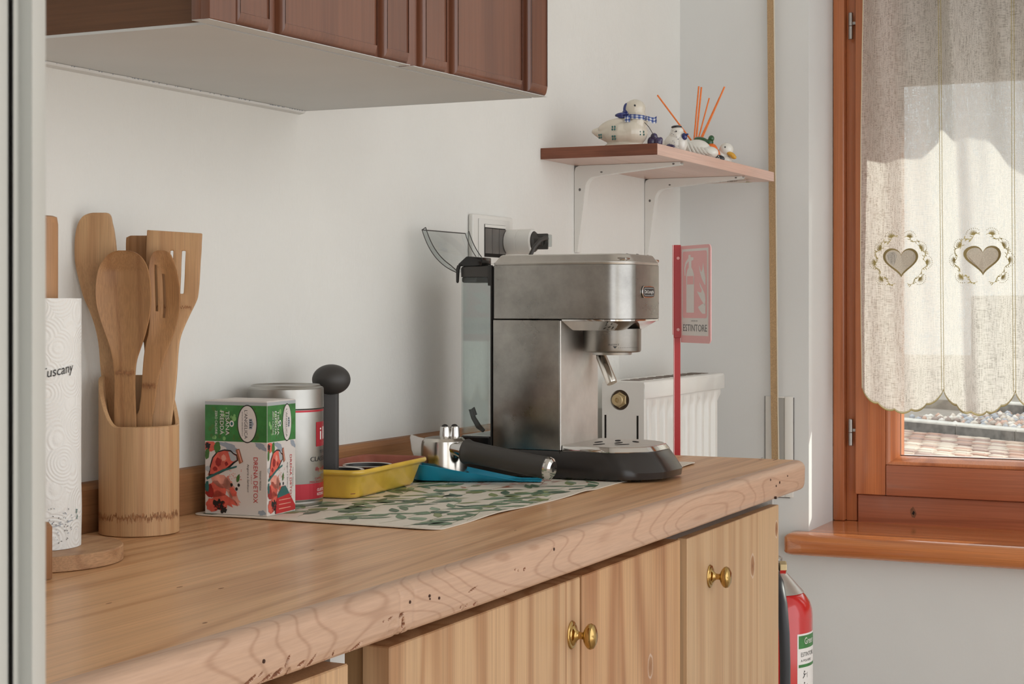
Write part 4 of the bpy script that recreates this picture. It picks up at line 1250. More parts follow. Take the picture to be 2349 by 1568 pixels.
    blob(.04, .76, .035, .05, 'ink_teal', 4, seed=31); blob(.05, .60, .04, .025, 'ink_silver', 4, seed=32); blob(.92, .97, .06, .02, 'ink_grey', 2, .3, seed=33)
    if sub:
        p.poly([(.36, .84), (.50, .755), (.62, .755), (.97, .945), (.97, .985), (.28, .992), (.30, .87)], 'ink_red', 6)
        p.poly([(.34, .83), (.48, .76), (.62, .755), (.76, .83), (.34, .855)], 'ink_teal', 7)
        for i in range(3): p.rect(.38, .80, .872 + i * .038, .880 + i * .038, 'ink_pink', 8)
    p.build('printed_face', tb)
teaface(TA, TB, 0, 0)
teaface(TB, TC_, 1, 1)

# ---------------------------------------------------------------- coffee tin
NX, NV, NR = 1.7150, 0.0578, 0.0450
tn = thing('coffee_tin', 'silver coffee tin with red bands behind the tea carton', 'tin', NX, NV, ZC + .0015)
z0 = ZC + .0016
b = MB()
b.lathe((NX, NV, z0), (0, 0, 1), [(NR - .004, 0), (NR - .0012, 0.0006), (NR - .0006, 0.003), (NR - .0016, 0.0050), (NR - .0003, 0.0062), (NR, 0.0075), (NR, 0.1135), (NR - .0012, .1142), (0.001, .1142)], 72)
b.build('can', 'tin', tn, smooth=0.5)
b = MB()
b.lathe((NX, NV, z0), (0, 0, 1), [(NR - .0008, 0.1145), (NR + .0004, 0.1152), (NR + .0004, 0.1375), (NR - .0006, 0.1392), (NR - .0030, .1402), (NR - .0042, 0.1422), (NR - .0052, 0.1424), (NR - .0062, .1412), (NR - .010, .1405), (0.001, .1402)], 72)
b.build('lid', 'tin', tn, smooth=0.5)
p = Print(cylfn(NX, NV, z0, NR + .00006), .00008)
q = PI * NR
p.rect(-q, q, .1108, .1132, 'tin_red', 0, 48); p.rect(-q, q, .0078, .0262, 'tin_red', 0, 48)
a0 = NR * math.radians(60)
p.rect(NR * math.radians(60), NR * math.radians(125), .0695, .0985, 'tin_red', 1, 10)
p.text('illy', NR * math.radians(92), .0840, .036, .020, 'ink_white', 3)
p.text('CLASSICO', NR * math.radians(77), .0545, .046, .0055, 'ink_black', 2)
p.text('TOSTATURA', NR * math.radians(88), .0628, .028, .0035, 'ink_black', 2)
p.text('illy caff\u00e8', NR * math.radians(75), .0428, .026, .0060, 'tin_red', 2)
p.text('CAFF\u00c8', NR * math.radians(76), .0375, .018, .0022, 'ink_grey', 2)
p.text('CAFF\u00c8', NR * math.radians(66), .0315, .014, .0028, 'tin_red', 2)
p.text('MACINATO PER', NR * math.radians(68), .0278, .034, .0026, 'tin_red', 2)
p.text('GUSTO', NR * math.radians(74), .0178, .018, .0034, 'ink_white', 2)
p.text('ROTONDO', NR * math.radians(74), .0128, .018, .0034, 'ink_white', 2)
p.build('printed_label', tn)

# ---------------------------------------------------------------- yellow dish with terracotta inside
z0 = ZC + .0017
dn_, dr_ = V(1.7660, .1310, 0), V(1.9840, .1120, 0)
ea = (dr_ - dn_); DLn = ea.length; ea = ea.normalized(); eb = V(ea.y, -ea.x, 0)      # eb points to the wall
if eb.y > 0: eb = -eb
DWd = 0.0985
DC = dn_ + ea * DLn / 2 + eb * DWd / 2
yd = thing('yellow_dish', 'small yellow enamelled loaf dish with terracotta inside beside the coffee tin', 'dish', DC.x, DC.y, z0)
def dring(g, z, r=.014, wob=0.0):
    pts_ = rrect(-DLn / 2 + g, DLn / 2 - g, -DWd / 2 + g, DWd / 2 - g, max(.003, r), 6)
    return [DC + ea * a + eb * b_ + V(0, 0, z0 + z + wob * sin(a * 60)) for a, b_ in pts_]
outp = [(.021, 0.0002, .012), (.0175, 0.0008, .013), (.0150, 0.0040, .014), (.0080, .0265, .016), (.0058, .0295, .016), (.0020, .0303, .017), (.0004, .0322, .018), (.0006, .0352, .018), (.0022, .0366, .017)]
b = MB(); b.loft([dring(*q) for q in outp], caps=False)
b.build('glazed_shell', 'dish_yellow', yd, smooth=0.9)
inp = [(.0022, .0366, .017), (.0045, .0362, .016), (.0060, .0340, .015), (.0085, .0280, .014), (.0150, .0060, .012), (.020, .0040, .010)]
b = MB(); b.loft([dring(*q) for q in inp], caps=False)
bb = bmesh.new(); bb.faces.new([bb.verts.new(p) for p in dring(.020, .0040, .010)]); b._merge(bb)
bb = bmesh.new(); bb.faces.new([bb.verts.new(p) for p in dring(.021, .0002, .012)]); b._merge(bb)
b.build('clay_inside', 'terracotta', yd, smooth=0.9)
for k, (pa, pb) in enumerate(((-0.062, 0.004), (0.008, -0.004))):
    c_ = DC + ea * pa + eb * pb
    t_ = thing('filter_basket', ('round dark-bottomed steel filter basket in the yellow dish nearer the black tamper', 'round dark-bottomed steel filter basket at the middle of the yellow dish')[k], 'coffee filter', c_.x, c_.y, z0 + .005)
    b = MB()
    b.lathe((c_.x, c_.y, z0 + .0062), (0, 0, 1), [(.026, 0), (.0275, .001), (.0285, .024), (.0325, .0252), (.0330, .0262), (.0318, .0268), (.0285, .0262)], 40, caps=False)
    b.build('rim', 'chrome_soft', t_, smooth=.6)
    b = MB(); b.lathe((c_.x, c_.y, z0 + .0062), (0, 0, 1), [(.0284, .0262), (.0270, .0200), (.0262, .0150), (.001, .0146)], 40, caps=False).build('coffee_bed', 'black', t_, smooth=.6)

# ---------------------------------------------------------------- black tamper with ball head, standing in the dish
fT = 2.105
tb0 = flatpt(760, 870, fT)
tp = thing('tamper', 'upright dark plastic tamper with flat stem and oval ball head behind the tin', 'coffee tamper', tb0.x, tb0.y, z0 + .006)
b = MB()
b.ball(tb0, (.0240, .0240, .0190), seg=40, rings=24)
b.build('ball_head', 'tamper', tp, smooth=.9)
cc = flatpt(756, 900, fT)
hw, ht = RGT * .0112, FWD * .0050
zl = z0 + .0075
pts_ = [V(cc.x, cc.y, zl) + hw * a + ht * c_ for a, c_ in ((-1, -1), (.72, -1), (1, -.3), (1, 1), (-1, 1))]
b = MB(); b.prism(pts_, (0, 0, tb0.z - .016 - zl), .0006, 1); b.build('stem', 'tamper', tp)

# ---------------------------------------------------------------- teal scoop and portafilter
PFc = V(2.038, .103, 0)
sc_ = thing('spoon_rest', 'teal plastic scoop-shaped rest with flat handle under the portafilter', 'spoon rest', 2.03, .13, ZC + .0015)
e0, e1 = V(2.015, .070, 0), V(2.0750, .232, 0)
ax = (e1 - e0); Ls = ax.length; ax = ax.normalized(); lx = V(ax.y, -ax.x, 0)
def srow(t):
    """half width, height of floor, height of rim along the scoop"""
    w_ = .036 * (1 - .12 * t) if t < .45 else .0317 - .012 * min(1, (t - .45) / .3)
    fl = .0008 + .0005 * t
    if t > .5: fl = .0012
    rim = .0235 if t < .12 else .0235 - .0225 * min(1, (t - .12) / .75) ** 1.0
    return w_, fl, max(rim, fl + .0012)
rings = []
nT = 24
for i in range(nT + 1):
    t = i / nT; w_, fl, rim = srow(t)
    c_ = e0 + ax * (Ls * t)
    cap = math.sqrt(max(0.05, min(1, t / .12 * (2 - t / .12)))) if t < .12 else 1
    w_ *= cap
    r = []
    for (s_, z) in ((-1, rim), (-.92, rim - (rim - fl) * .35), (-.72, fl + (rim - fl) * .10), (-.4, fl), (0, fl), (.4, fl), (.72, fl + (rim - fl) * .10), (.92, rim - (rim - fl) * .35), (1, rim)):
        r.append(c_ + lx * (w_ * s_) + V(0, 0, ZC + .0018 + z))
    rings.append(r)
bb = bmesh.new()
g = [[bb.verts.new(p) for p in r] for r in rings]
for a, c_ in zip(g, g[1:]):
    for i in range(8): bb.faces.new((a[i], a[i + 1], c_[i + 1], c_[i]))
bb.faces.new(g[0][::-1])
bmesh.ops.recalc_face_normals(bb, faces=bb.faces)
bmesh.ops.solidify(bb, geom=bb.faces[:], thickness=.0012)
b = MB(); b._merge(bb); b.build('scoop', 'teal', sc_, smooth=.8)

pf = thing('portafilter', 'steel portafilter with black handle lying upside down on the teal rest', 'portafilter', PFc.x, PFc.y, ZC + .006)
hz0 = ZC + .0060
b = MB()
b.lathe((PFc.x, PFc.y, hz0 + .002), (0, 0, 1), [(.0335, 0), (.0345, .0015), (.0345, .0040), (.0318, .0050), (.0312, .0400), (.0300, .0465), (.0260, .0505), (.0170, .0522), (.001, .0528)], 48)
b.build('basket_body', 'chrome_soft', pf, smooth=.5)
wg = MB()
cw = PFc - RGT * .030
wg.prism([cw + FWD * -.003 + RGT * x + V(0, 0, hz0 + z) for x, z in ((-.0150, .0575), (-.0040, .0535), (.012, .050), (.012, .006), (.003, .006), (-.006, .014), (-.0145, .036), (-.0165, .053))], FWD * .004, .0006, 1)
wg.build('locking_lug', 'steel_pale', pf)
for k, dx in enumerate((.0010, .0140)):
    s_ = PFc + RGT * dx + FWD * (.004 + k * .004)
    b = MB(); b.lathe((s_.x, s_.y, hz0 + .0525), (0, 0, 1), [(.0086, 0), (.0074, .0015), (.0066, .0135), (.0060, .0150), (.0050, .0150), (.0046, .0080)], 24, caps=False)
    sp_o = b.build('spout', 'chrome', pf, smooth=.5)
    b = MB(); b.ball((s_.x, s_.y, hz0 + .0672), (.0046, .0046, .0036), seg=12, rings=8); b.build('coffee_residue', 'black', sp_o)
h0 = flatpt(1066, 1034, 2.262); h1 = flatpt(1254, 1073, 2.206)
hd_ = (h1 - h0).normalized(); Lh = (h1 - h0).length
b = MB(); b.tube([V(PFc.x, PFc.y, h0.z + .002) + RGT * .026, h0 - hd_ * .014, h0 - hd_ * .003, h0 + hd_ * .004], [.0105, .0085, .0110, .0140], 24)
b.build('neck', 'chrome', pf, smooth=.6)
b = MB(); b.lathe(h0, hd_, [(.0120, -.001), (.0160, 0), (.0172, .003), (.0158, .007), (.0150, .010), (.0146, .030), (.0146, Lh - .012), (.0150, Lh - .001), (.0140, Lh)], 36)
b.build('handle', 'charcoal', pf, smooth=.6)
b = MB(); b.lathe(h1, hd_, [(.0135, 0), (.0150, .0004), (.0152, .0030), (.0140, .0070), (.0105, .0098), (.0100, .0098)], 36)
b.build('end_ring', 'chrome', pf, smooth=.35)
b = MB(); b.lathe(h1 + hd_ * .0084, hd_, [(.0106, 0), (.0102, .0010), (.001, .0016)], 36)
b.build('end_cap', 'black', pf)

# ---------------------------------------------------------------- espresso machine
E0, E1 = 2.110, 2.260                       # its two side faces
EC = (E0 + E1) / 2
em = thing('espresso_machine', 'slim brushed steel espresso machine with water tank standing on the placemat', 'espresso machine', EC, .23, ZC)
def outline(v0, v1, x0=E0, x1=E1, rb=.003, rf=.034, n=9, bow=0.0):
    p = rrect(x0, x1, v0, v1, [rb, rb, rf, rf], n)
    if bow: p = [(x, y + bow * (1 - ((x - (x0 + x1) / 2) / ((x1 - x0) / 2)) ** 2) * max(0, (y - v0) / (v1 - v0)) ** 3) for x, y in p]
    return p
def prof_loft(mb, levels):
    """levels: (z, outline list)"""
    return mb.loft([[V(x, y, z) for x, y in o] for z, o in levels])
Zt, Zm = 1.1945, 1.1190
def O(i, v0=.1420, v1=.3400, **k):
    return outline(v0 + i, v1 - i, E0 + i, E1 - i, max(.001, .003 - i * .2), max(.002, .034 - i), bow=.004, **k)
b = MB(); prof_loft(b, [(Zm + .0006, O(.0012)), (Zm + .0016, O(.0)), (Zt - .0008, O(.0)), (Zt, O(.0008))])
b.build('upper_housing', 'steel', em, smooth=.5)
b = MB(); prof_loft(b, [(Zt + .0001, O(.0010)), (Zt + .0022, O(.0004)), (Zt + .0034, O(.0006)), (Zt + .0040, O(.0018)), (1.2075, O(.0080)), (1.2088, O(.0105))])
top_o = b.build('top_cover', 'steel_pale', em, smooth=.4)
for (bx_, bw) in ((2.145, .0075), (2.185, .0082), (2.225, .0075)):
    b = MB()
    nn = V(0, .62, .78)
    c_ = V(bx_, .3325, 1.2040)
    b.lathe(c_, nn, [(bw, 0), (bw, .0012), (bw * .86, .0018), (bw * .6, .0010), (.0005, .0012)], 28)
    b.build('button', 'black_gloss', top_o, smooth=.5)
b = MB(); b.box(2.12, 2.25, .322, .3365, 1.1990, 1.2035, .002); b.build('button_bezel', 'chrome', top_o)
# column
co_ = MB().box(E0, 2.2450, .1420, .2432, .9402, Zm - .0004, .0012, 2).build('column', 'steel', em)
MB().box(E0 + .0010, 2.2440, .2430, .2446, .9404, Zm - .0008, .0006, 1).build('column_front', 'steel_window_lit', em)
b = MB(); b.box(E0 + .003, E1 - .003, .1395, .1440, .9402, Zt - .002, .0006).build('back_seam', 'black', em)
# chrome skirt under the head and the brew group
b = MB(); prof_loft(b, [(Zm + .0004, outline(.2450, .3400, bow=.004)), (Zm - .0016, outline(.2450, .3395, bow=.004)), (Zm - .0022, outline(.2450, .3375, E0 + .002, E1 - .002, rf=.033, bow=.004)), (1.1065, outline(.2535, .3200, E0 + .012, E1 - .012, rf=.026, bow=.004)), (1.1045, outline(.2555, .3180, E0 + .014, E1 - .014, rf=.024))])
b.build('chrome_skirt', 'chrome', em, smooth=.4)
GC = at(1404, 780, X=2.185)
b = MB(); b.lathe((2.185, GC.y, 1.0738), (0, 0, 1), [(.0385, 0), (.0400, .0012), (.0405, .0030), (.0405, .0325), (.001, .0325)], 64)
gr = b.build('brew_group', 'steel_dark', em, smooth=.4)
p = Print(cylfn(2.185, GC.y, 1.0738, .0406), .00006)
p.text('INSERT', .0000, .0108, .0150, .0022, 'ink_black', 1)
p.poly([(-.0014, .0088), (.0046, .0088), (.0016, .0056)], 'ink_black', 1)
for i in range(14): p.ell(.0068 + i * .0026, .0068, .0005, .0004, 'ink_black', 1, 6)
p.build('insert_marking', gr)
b = MB(); b.lathe((2.185, GC.y, 1.0700), (0, 0, 1), [(.027, 0), (.028, .0040), (.001, .0042)], 40).build('shower_screen', 'zinc', em)
# steam wand on the far side
w0, w1 = flatpt(1379, 817, 2.40), flatpt(1403, 876, 2.385)
wd = (w1 - w0).normalized(); wl = (w1 - w0).length
b = MB(); b.lathe(w0, wd, [(.0068, -.002), (.0078, 0), (.0080, wl), (.0074, wl + .0016), (.0050, wl + .0020), (.0010, wl + .0010)], 28)
wo = b.build('steam_wand', 'chrome_soft', em, smooth=.5)
b = MB(); b.tube([V(2.205, .262, 1.106), V(w0.x, w0.y - .004, 1.088), w0 - wd * .001], [.008, .0085, .0066], 20).build('wand_joint', 'black', wo)
# base, drip tray
def BO(g, v0=.1000, v1=.3560, x0=E0, x1=E1):
    return outline(v0, v1 + g, x0 - g * .25, x1 + g * .25, .004, .052, bow=.012)
b = MB(); prof_loft(b, [(ZC + .0030, BO(.0080)), (ZC + .0045, BO(.0150)), (ZC + .0135, BO(.0165)), (ZC + .0185, BO(.0135)), (ZC + .0300, BO(.0060)), (ZC + .0392, BO(-.0010)), (ZC + .0396, BO(-.0016))])
b.build('base', 'base_black', em, smooth=.5)
b = MB(); b.prism([(E0 - .0012, .2350, ZC + .006), (E0 - .0012, .2362, ZC + .006), (E0 - .0002, .2442, ZC + .0392), (E0 - .0002, .2432, ZC + .0392)], (.002, 0, 0)).build('tray_seam', 'void', em)
def TO(g): return outline(.2450, .3550 + g, E0 + .0005 - g * .3, E1 - .0005 + g * .3, .004, .050, bow=.012)
b = MB(); prof_loft(b, [(ZC + .0397, TO(-.0005)), (ZC + .0405, TO(.0)), (ZC + .0440, TO(-.0030)), (ZC + .0462, TO(-.0050)), (ZC + .0468, TO(-.0070))])
tr = b.build('drip_tray', 'chrome', em, smooth=.45)
b = MB(); prof_loft(b, [(ZC + .0468, TO(-.0075)), (ZC + .0474, TO(-.0080))]).build('tray_grille', 'steel_pale', tr)
for (cx, cv, q) in ((2.150, .285, .3), (2.185, .300, 0), (2.220, .285, -.3), (2.185, .270, 0), (2.160, .315, .6), (2.212, .315, -.6)):
    pts_ = [V(cx + .012 * cos(t) * cos(q) - .004 * sin(t) * sin(q), cv + .012 * cos(t) * sin(q) + .004 * sin(t) * cos(q), ZC + .04745) for t in (2 * PI * k / 20 for k in range(20))]
    MB().prism(pts_, (0, 0, .0004)).build('drain_slot', 'void', tr)
for (fx, fv) in ((2.135, .345), (2.235, .345), (2.135, .125), (2.235, .125)):
    MB().lathe((fx, fv, ZC + .0014), (0, 0, 1), [(.0075, 0), (.0080, .0004), (.0072, .0022)], 16).build('foot', 'black', em)
# badge on the nose
bg_ = Print(plane_fn((2.185, .3442, 1.1572), (1, 0, 0), (0, 0, 1), (0, 1, 0)), .00015)
def stad(a, h): return [(a - h + h * cos(t), h * sin(t)) for t in (-PI / 2 + PI * i / 10 for i in range(11))] + [(-a + h + h * cos(t), h * sin(t)) for t in (PI / 2 + PI * i / 10 for i in range(11))]
bd = MB(); bd.prism([V(2.185 + a, .3432, 1.1572 + c_) for a, c_ in stad(.0240, .0082)], (0, .0018, 0), .0004, 1); bo = bd.build('badge', 'chrome', em, smooth=.5)
bgp = Print(plane_fn((2.185, .3450, 1.1572), (1, 0, 0), (0, 0, 1), (0, 1, 0)), .00015)
bgp.poly(stad(.0222, .0066), 'ink_black', 0).poly(stad(.0205, .0052), 'ink_silver', 1).poly(stad(.0198, .0046), 'ink_black', 2)
bgp.text("De'Longhi", 0, 0, .0340, .0060, 'ink_white', 3)
bgp.build('badge_lettering', bo)
# water tank behind the housing
T_0, T_1 = .0870, .1385
def tk(g, n=6): return rrect(E0 + .001 + g, E1 - .001 - g, T_0 + g, T_1 - g, [.014, .014, .003, .003], n)
b = MB(); b.loft([[V(x, y, z) for x, y in tk(0)] for z in (.9575, .9600, 1.1780)], caps=False)
b.build('tank', 'tank', em, smooth=.5)
b = MB(); b.loft([[V(x, y, z) for x, y in tk(.0018)] for z in (.9575, 1.1780)], caps=False).build('tank_lining', 'tank', em, smooth=.5)
MB().loft([[V(x, y, z) for x, y in tk(g)] for z, g in ((ZC + .0400, .002), (ZC + .0410, 0), (.9540, -.0003), (.9560, .001))]).build('tank_base', 'black_gloss', em, smooth=.5)
MB().loft([[V(x, y, z) for x, y in tk(g)] for z, g in ((1.1785, -.0003), (1.1905, -.0006), (1.1925, .0004), (1.1935, .002))]).build('tank_collar', 'charcoal', em, smooth=.5)
MB().box(E0 + .004, E0 + .05, .0905, .1150, 1.1705, 1.1790, .003).build('tank_clip', 'charcoal', em)
MB().box(E0 - .0006, E0 + .006, .1340, .1395, 1.166, 1.1945, .001).box(E0 - .0006, E0 + .004, .1385, .1400, .9402, 1.1945).build('tank_rail', 'black', em)
b = MB(); b.tube([V(2.13, .1180, .962), V(2.13, .1100, .968), V(2.13, .1020, .980), V(2.13, .0985, .992), V(2.13, .1010, .9935), V(2.13, .1050, .984)], [.0028, .004, .0035, .004, .003, .0026], 12).build('tank_valve', 'charcoal', em)
MB().prism([(E0 + .002, q, z) for q, z in ((.0870, 1.1936), (.1240, 1.1936), (.1240, 1.2055), (.1020, 1.2075), (.0990, 1.2070), (.0860, 1.1965))], (.030, 0, 0), .0012, 2).build('tank_lid_grip', 'black_gloss', em)
MB().prism([(E0 - .001, q, z) for q, z in ((.0868, 1.1950), (.0850, 1.1900), (.0850, 1.1720), (.0862, 1.1700), (.0874, 1.1720), (.0886, 1.1880), (.0910, 1.1950))], (.004, 0, 0)).build('hinge_pin', 'black', em)
# clear tank lid, swung open against the wall
arcp = []
P0_, P1_, P2_ = (.0830, 1.1850), (.0430, 1.1990), (.0280, 1.2460)
for i in range(17):
    t = i / 16
    arcp.append(tuple((1 - t) ** 2 * a + 2 * t * (1 - t) * c_ + t * t * d_ for a, c_, d_ in zip(P0_, P1_, P2_)))
lx0, lx1 = E0 + .004, E1 - .010
lid = MB()
bb = bmesh.new()
g = [[bb.verts.new(V(x, a, z)) for x in (lx0, lx1)] for a, z in arcp]
for a, c_ in zip(g, g[1:]): bb.faces.new((a[0], a[1], c_[1], c_[0]))
inner = []
for i, (a, z) in enumerate(arcp):
    k = .0075 * sin(PI * min(1, (i + 1) / 5) / 2)
    inner.append((a + k * .78, z + k * .45))
for x in (lx0, lx1):
    g2 = [(bb.verts.new(V(x, a, z)), bb.verts.new(V(x, c_, d_))) for (a, z), (c_, d_) in zip(arcp, inner)]
    for a, c_ in zip(g2, g2[1:]): bb.faces.new((a[0], a[1], c_[1], c_[0]))
lid._merge(bb)
lo = lid.build('open_lid', 'lid_clear', em, recalc=False, smooth=.5)
rim = MB()
for x in (lx0, lx1):
    rim.tube([V(x, a, z) for a, z in arcp], .0006, 6); rim.tube([V(x, a, z) for a, z in inner], .0007, 6)
rim.tube([V(lx0, *arcp[-1]), V(lx1, *arcp[-1])], .0008, 6); rim.tube([V(lx0, *arcp[-1]), V(lx0, *inner[-1])], .0006, 6)
rim.build('lid_rim', 'charcoal', lo)

# ---------------------------------------------------------------- socket, adapter, plug, lead
so = thing('wall_socket', 'white wall socket plate with dark modules above the coffee machine', 'socket', 2.385, 0.0, 1.235)
b = MB(); b.box(2.3130, 2.4570, .0003, .0095, 1.1930, 1.2795, .0035, 3).build('plate', 'white_plastic', so, smooth=.5)
MB().box(2.3300, 2.4400, .0096, .0112, 1.2040, 1.2730, .0008).build('frame', 'white_metal', so)
MB().box(2.3480, 2.4230, .0113, .0118, 1.2140, 1.2650).build('module_bed', 'void', so)
for x0 in (2.3485, 2.3735, 2.3985):
    MB().box(x0, x0 + .0240, .0119, .0131, 1.2195, 1.2585, .0004).build('socket_module', 'socket_dark', so)
MB().box(2.3485, 2.4225, .0119, .0128, 1.2600, 1.2645).build('socket_strip', 'white_plastic', so)
ad = thing('plug_adapter', 'round white plug adapter pushed into the wall socket', 'adapter', 2.4330, .03, 1.240)
AC = V(2.4300, .0133, 1.2395)
MB().lathe(AC, (0, 1, 0), [(.0185, 0), (.0198, .0008), (.0200, .0200), (.0193, .0206), (.0200, .0212), (.0200, .0440), (.0190, .0455), (.0165, .0458)], 48, caps=False).lathe(AC + V(0, .0330, 0), (0, 1, 0), [(.0164, .0128), (.0160, 0), (.0001, -.0002)], 48, caps=False).build('body', 'white_plastic', ad, smooth=.5)
pg = thing('power_plug', 'dark grey moulded plug with grip fins in the white adapter', 'plug', 2.43, .06, 1.24)
b = MB(); b.lathe(AC + V(0, .0338, 0), (0, 1, 0), [(.0155, 0), (.0155, .0130), (.0150, .0140), (.0080, .0210), (.0075, .0290)], 32)
b.build('body', 'charcoal', pg, smooth=.5)
MB().box(2.4275, 2.4325, .060, .0830, 1.2270, 1.2520, .0015).box(2.4180, 2.4420, .060, .0740, 1.2340, 1.2450, .002).build('grip', 'charcoal', pg)
MB().box(2.4272, 2.4328, .0740, .0890, 1.2310, 1.2500, .0012).build('clear_grip', 'lid_clear', pg)
MB().tube([(2.4290, .0800, 1.2440), (2.4190, .0830, 1.2445), (2.4060, .0800, 1.2400), (2.3960, .0740, 1.2290), (2.3900, .0690, 1.2130), (2.3860, .0640, 1.1900), (2.3850, .0620, 1.150), (2.3800, .0620, 1.02), (2.3700, .0650, .93), (2.3500, .0700, .9045)], [.0042] + [.0032] * 9, 10).build('lead', 'charcoal', pg, smooth=.9)

# ================================================================ SHELF AND WHAT STANDS ON IT
SZ0, SZ1 = 1.3840, 1.4025
sh = thing('wall_shelf', 'pinkish wood laminate shelf above the coffee machine near the window corner', 'shelf', 2.9, 0.1, SZ0)
MB().box(2.5852, 3.2465, 0.0005, 0.2085, SZ0, SZ1, 0.0006, 1).build('board', 'shelf', sh)
MB().box(2.5838, 2.5851, 0.0005, 0.2088, SZ0 - .0001, SZ1 + .0001, 0.0003, 1).build('end_strip', 'shelf_end', sh)
def bracket(X, label):
    t = thing('shelf_bracket', label, 'bracket', X, 0.0, SZ0)
    za, zb = SZ0 - .0004, 1.2320
    # pressed steel: back web with two flanges that taper along both arms
    R_ = .020
    def ringpt(k):
        """outer spine (against wall / under shelf) and inner edge"""
        pass
    path = []
    n = 14
    outer = [(0.0008, zb + (za - .024 - zb) * i / n) for i in range(n + 1)] + [(0.0008, za - .012), (0.0008, za)] + [(0.012, za), (.024, za)] + [(.024 + (.196 - .024) * i / n, za) for i in range(1, n + 1)]
    def inner(i, N_):
        t = i / (N_ - 1)
    # side webs as a swept L outline
    ins = []
    for i in range(n + 1): q = i / n; ins.append((0.0045 + .0160 * q ** .9, zb + (za - .040 - zb) * q))
    for a in [PI - PI / 2 * k / 6 for k in range(1, 6)]: ins.append((.0205 + .020 + .020 * cos(a), za - .040 + .0215 * sin(a)))
    for i in range(n + 1): q = i / n; ins.append((.0405 + (.196 - .0405) * q, za - .0185 + .0150 * q ** .9))
    poly = [(0.0008, zb), (0.0008, za - .010), (.0028, za - .003), (.010, za), (.197, za), (.1975, za - .003)] + ins[::-1]
    wd = .0085
    for sx in (-1, 1):
        b = MB(); b.prism([(X + sx * wd - .0006, q, z) for q, z in poly], (.0012, 0, 0))
        b.build('side_web', 'white_metal', t)
    b = MB()
    b.loft([[V(X - wd, q, z), V(X + wd, q, z), V(X + wd, q + dq, z + dz), V(X - wd, q + dq, z + dz)] for q, z, dq, dz in [(i_[0], i_[1], .0010 * nx, .0010 * nz) for i_, nx, nz in zip(ins, [1] * (n + 1) + [.7] * 5 + [0] * (n + 1), [0] * (n + 1) + [-.7] * 5 + [-1] * (n + 1))]])
    b.build('spine', 'white_metal', t, smooth=.5)
    for q, z, ax in ((.004, zb + .004, (0, 1, 0)), (.016, za - .052, (0, 1, 0))):
        MB().lathe((X, q, z), ax, [(.0036, 0), (.0034, .0010), (.0018, .0016), (.0001, .0016)], 14).build('screw', 'zinc', t)
    for q, z in ((.052, za - .0125), (.185, za - .0030)):
        MB().lathe((X - wd - .0004, q, z), (-1, 0, 0), [(.0024, 0), (.0022, .0006), (.0001, .0006)], 12, sx=.6).build('hole', 'socket_dark', t)
    MB().lathe((X - wd - .0004, .011, za - .042), (-1, 0, 0), [(.0024, 0), (.0020, .0005), (.0001, .0005)], 12, sx=1.2).build('hole', 'socket_dark', t)
bracket(2.736, 'white steel shelf bracket nearer the wall cabinet')
bracket(3.083, 'white steel shelf bracket nearer the window corner')
st_ = thing('barcode_sticker', 'curling paper barcode sticker under the far end of the shelf', 'sticker', 3.18, .17, SZ0)
MB().grid(lambda u, w_: V(3.150 + .045 * u, .105 + .075 * w_, SZ0 - .0012 - .0030 * (1 - (2 * w_ - 1) ** 2) * .3 - .003 * w_), 4, 10, thick=.0004).build('paper', 'tape', st_)
MB().box(3.1520, 3.1524, .09, .18, SZ0 - .0068, SZ0 - .0012).build('folded_edge', 'paper', st_)
pf_ = Print(plane_fn((3.1518, .135, SZ0 - .0040), (0, 1, 0), (0, 0, 1), (-1, 0, 0)))
pf_.text('8 000 517', .018, 0, .020, .0026, 'ink_black', 1); pf_.text('IIIIII', -.012, 0, .012, .0026, 'ink_black', 1)
pf_.build('print', st_)

def blobs(name, lst, mat, parent, vox=.0011, sm=3):
    """union of ellipsoids in local coords: (v offset, toward-viewer offset, z, (rv, rd, rz), tilt about the depth axis)"""
    off = Vector(LOC[parent.name])
    bb = bmesh.new()
    for (a, d, z, r, *rot) in lst:
        tb_ = bmesh.new(); bmesh.ops.create_uvsphere(tb_, u_segments=24, v_segments=16, radius=1)
        t = rot[0] if rot else 0; t2 = rot[1] if len(rot) > 1 else 0
        for q in tb_.verts:
            x, y, z_ = q.co.x * r[0], q.co.y * r[1], q.co.z * r[2]
            x, z_ = x * cos(t) - z_ * sin(t), x * sin(t) + z_ * cos(t)
            x, y = x * cos(t2) - y * sin(t2), x * sin(t2) + y * cos(t2)
            # local: v offset -> -Y, toward viewer -> -X
            q.co = V(-(d + y), -(a + x), z + z_)
        me = bpy.data.meshes.new('t'); tb_.to_mesh(me); tb_.free(); bb.from_mesh(me); bpy.data.meshes.remove(me)
    bmesh.ops.recalc_face_normals(bb, faces=bb.faces)
    me = bpy.data.meshes.new(name); bb.to_mesh(me); bb.free(); me.materials.append(M[mat])
    o = bpy.data.objects.new(name, me); C.collection.objects.link(o); o.parent = parent; LOC[o.name] = tuple(off)
    for p_ in me.polygons: p_.use_smooth = True
    if vox: remesh(o, vox, sm)
    return o
def decal_ball(parent, fn, name, polys):
    p = Print(fn); 
    for f in polys: f(p)
    return p.build(name, parent)

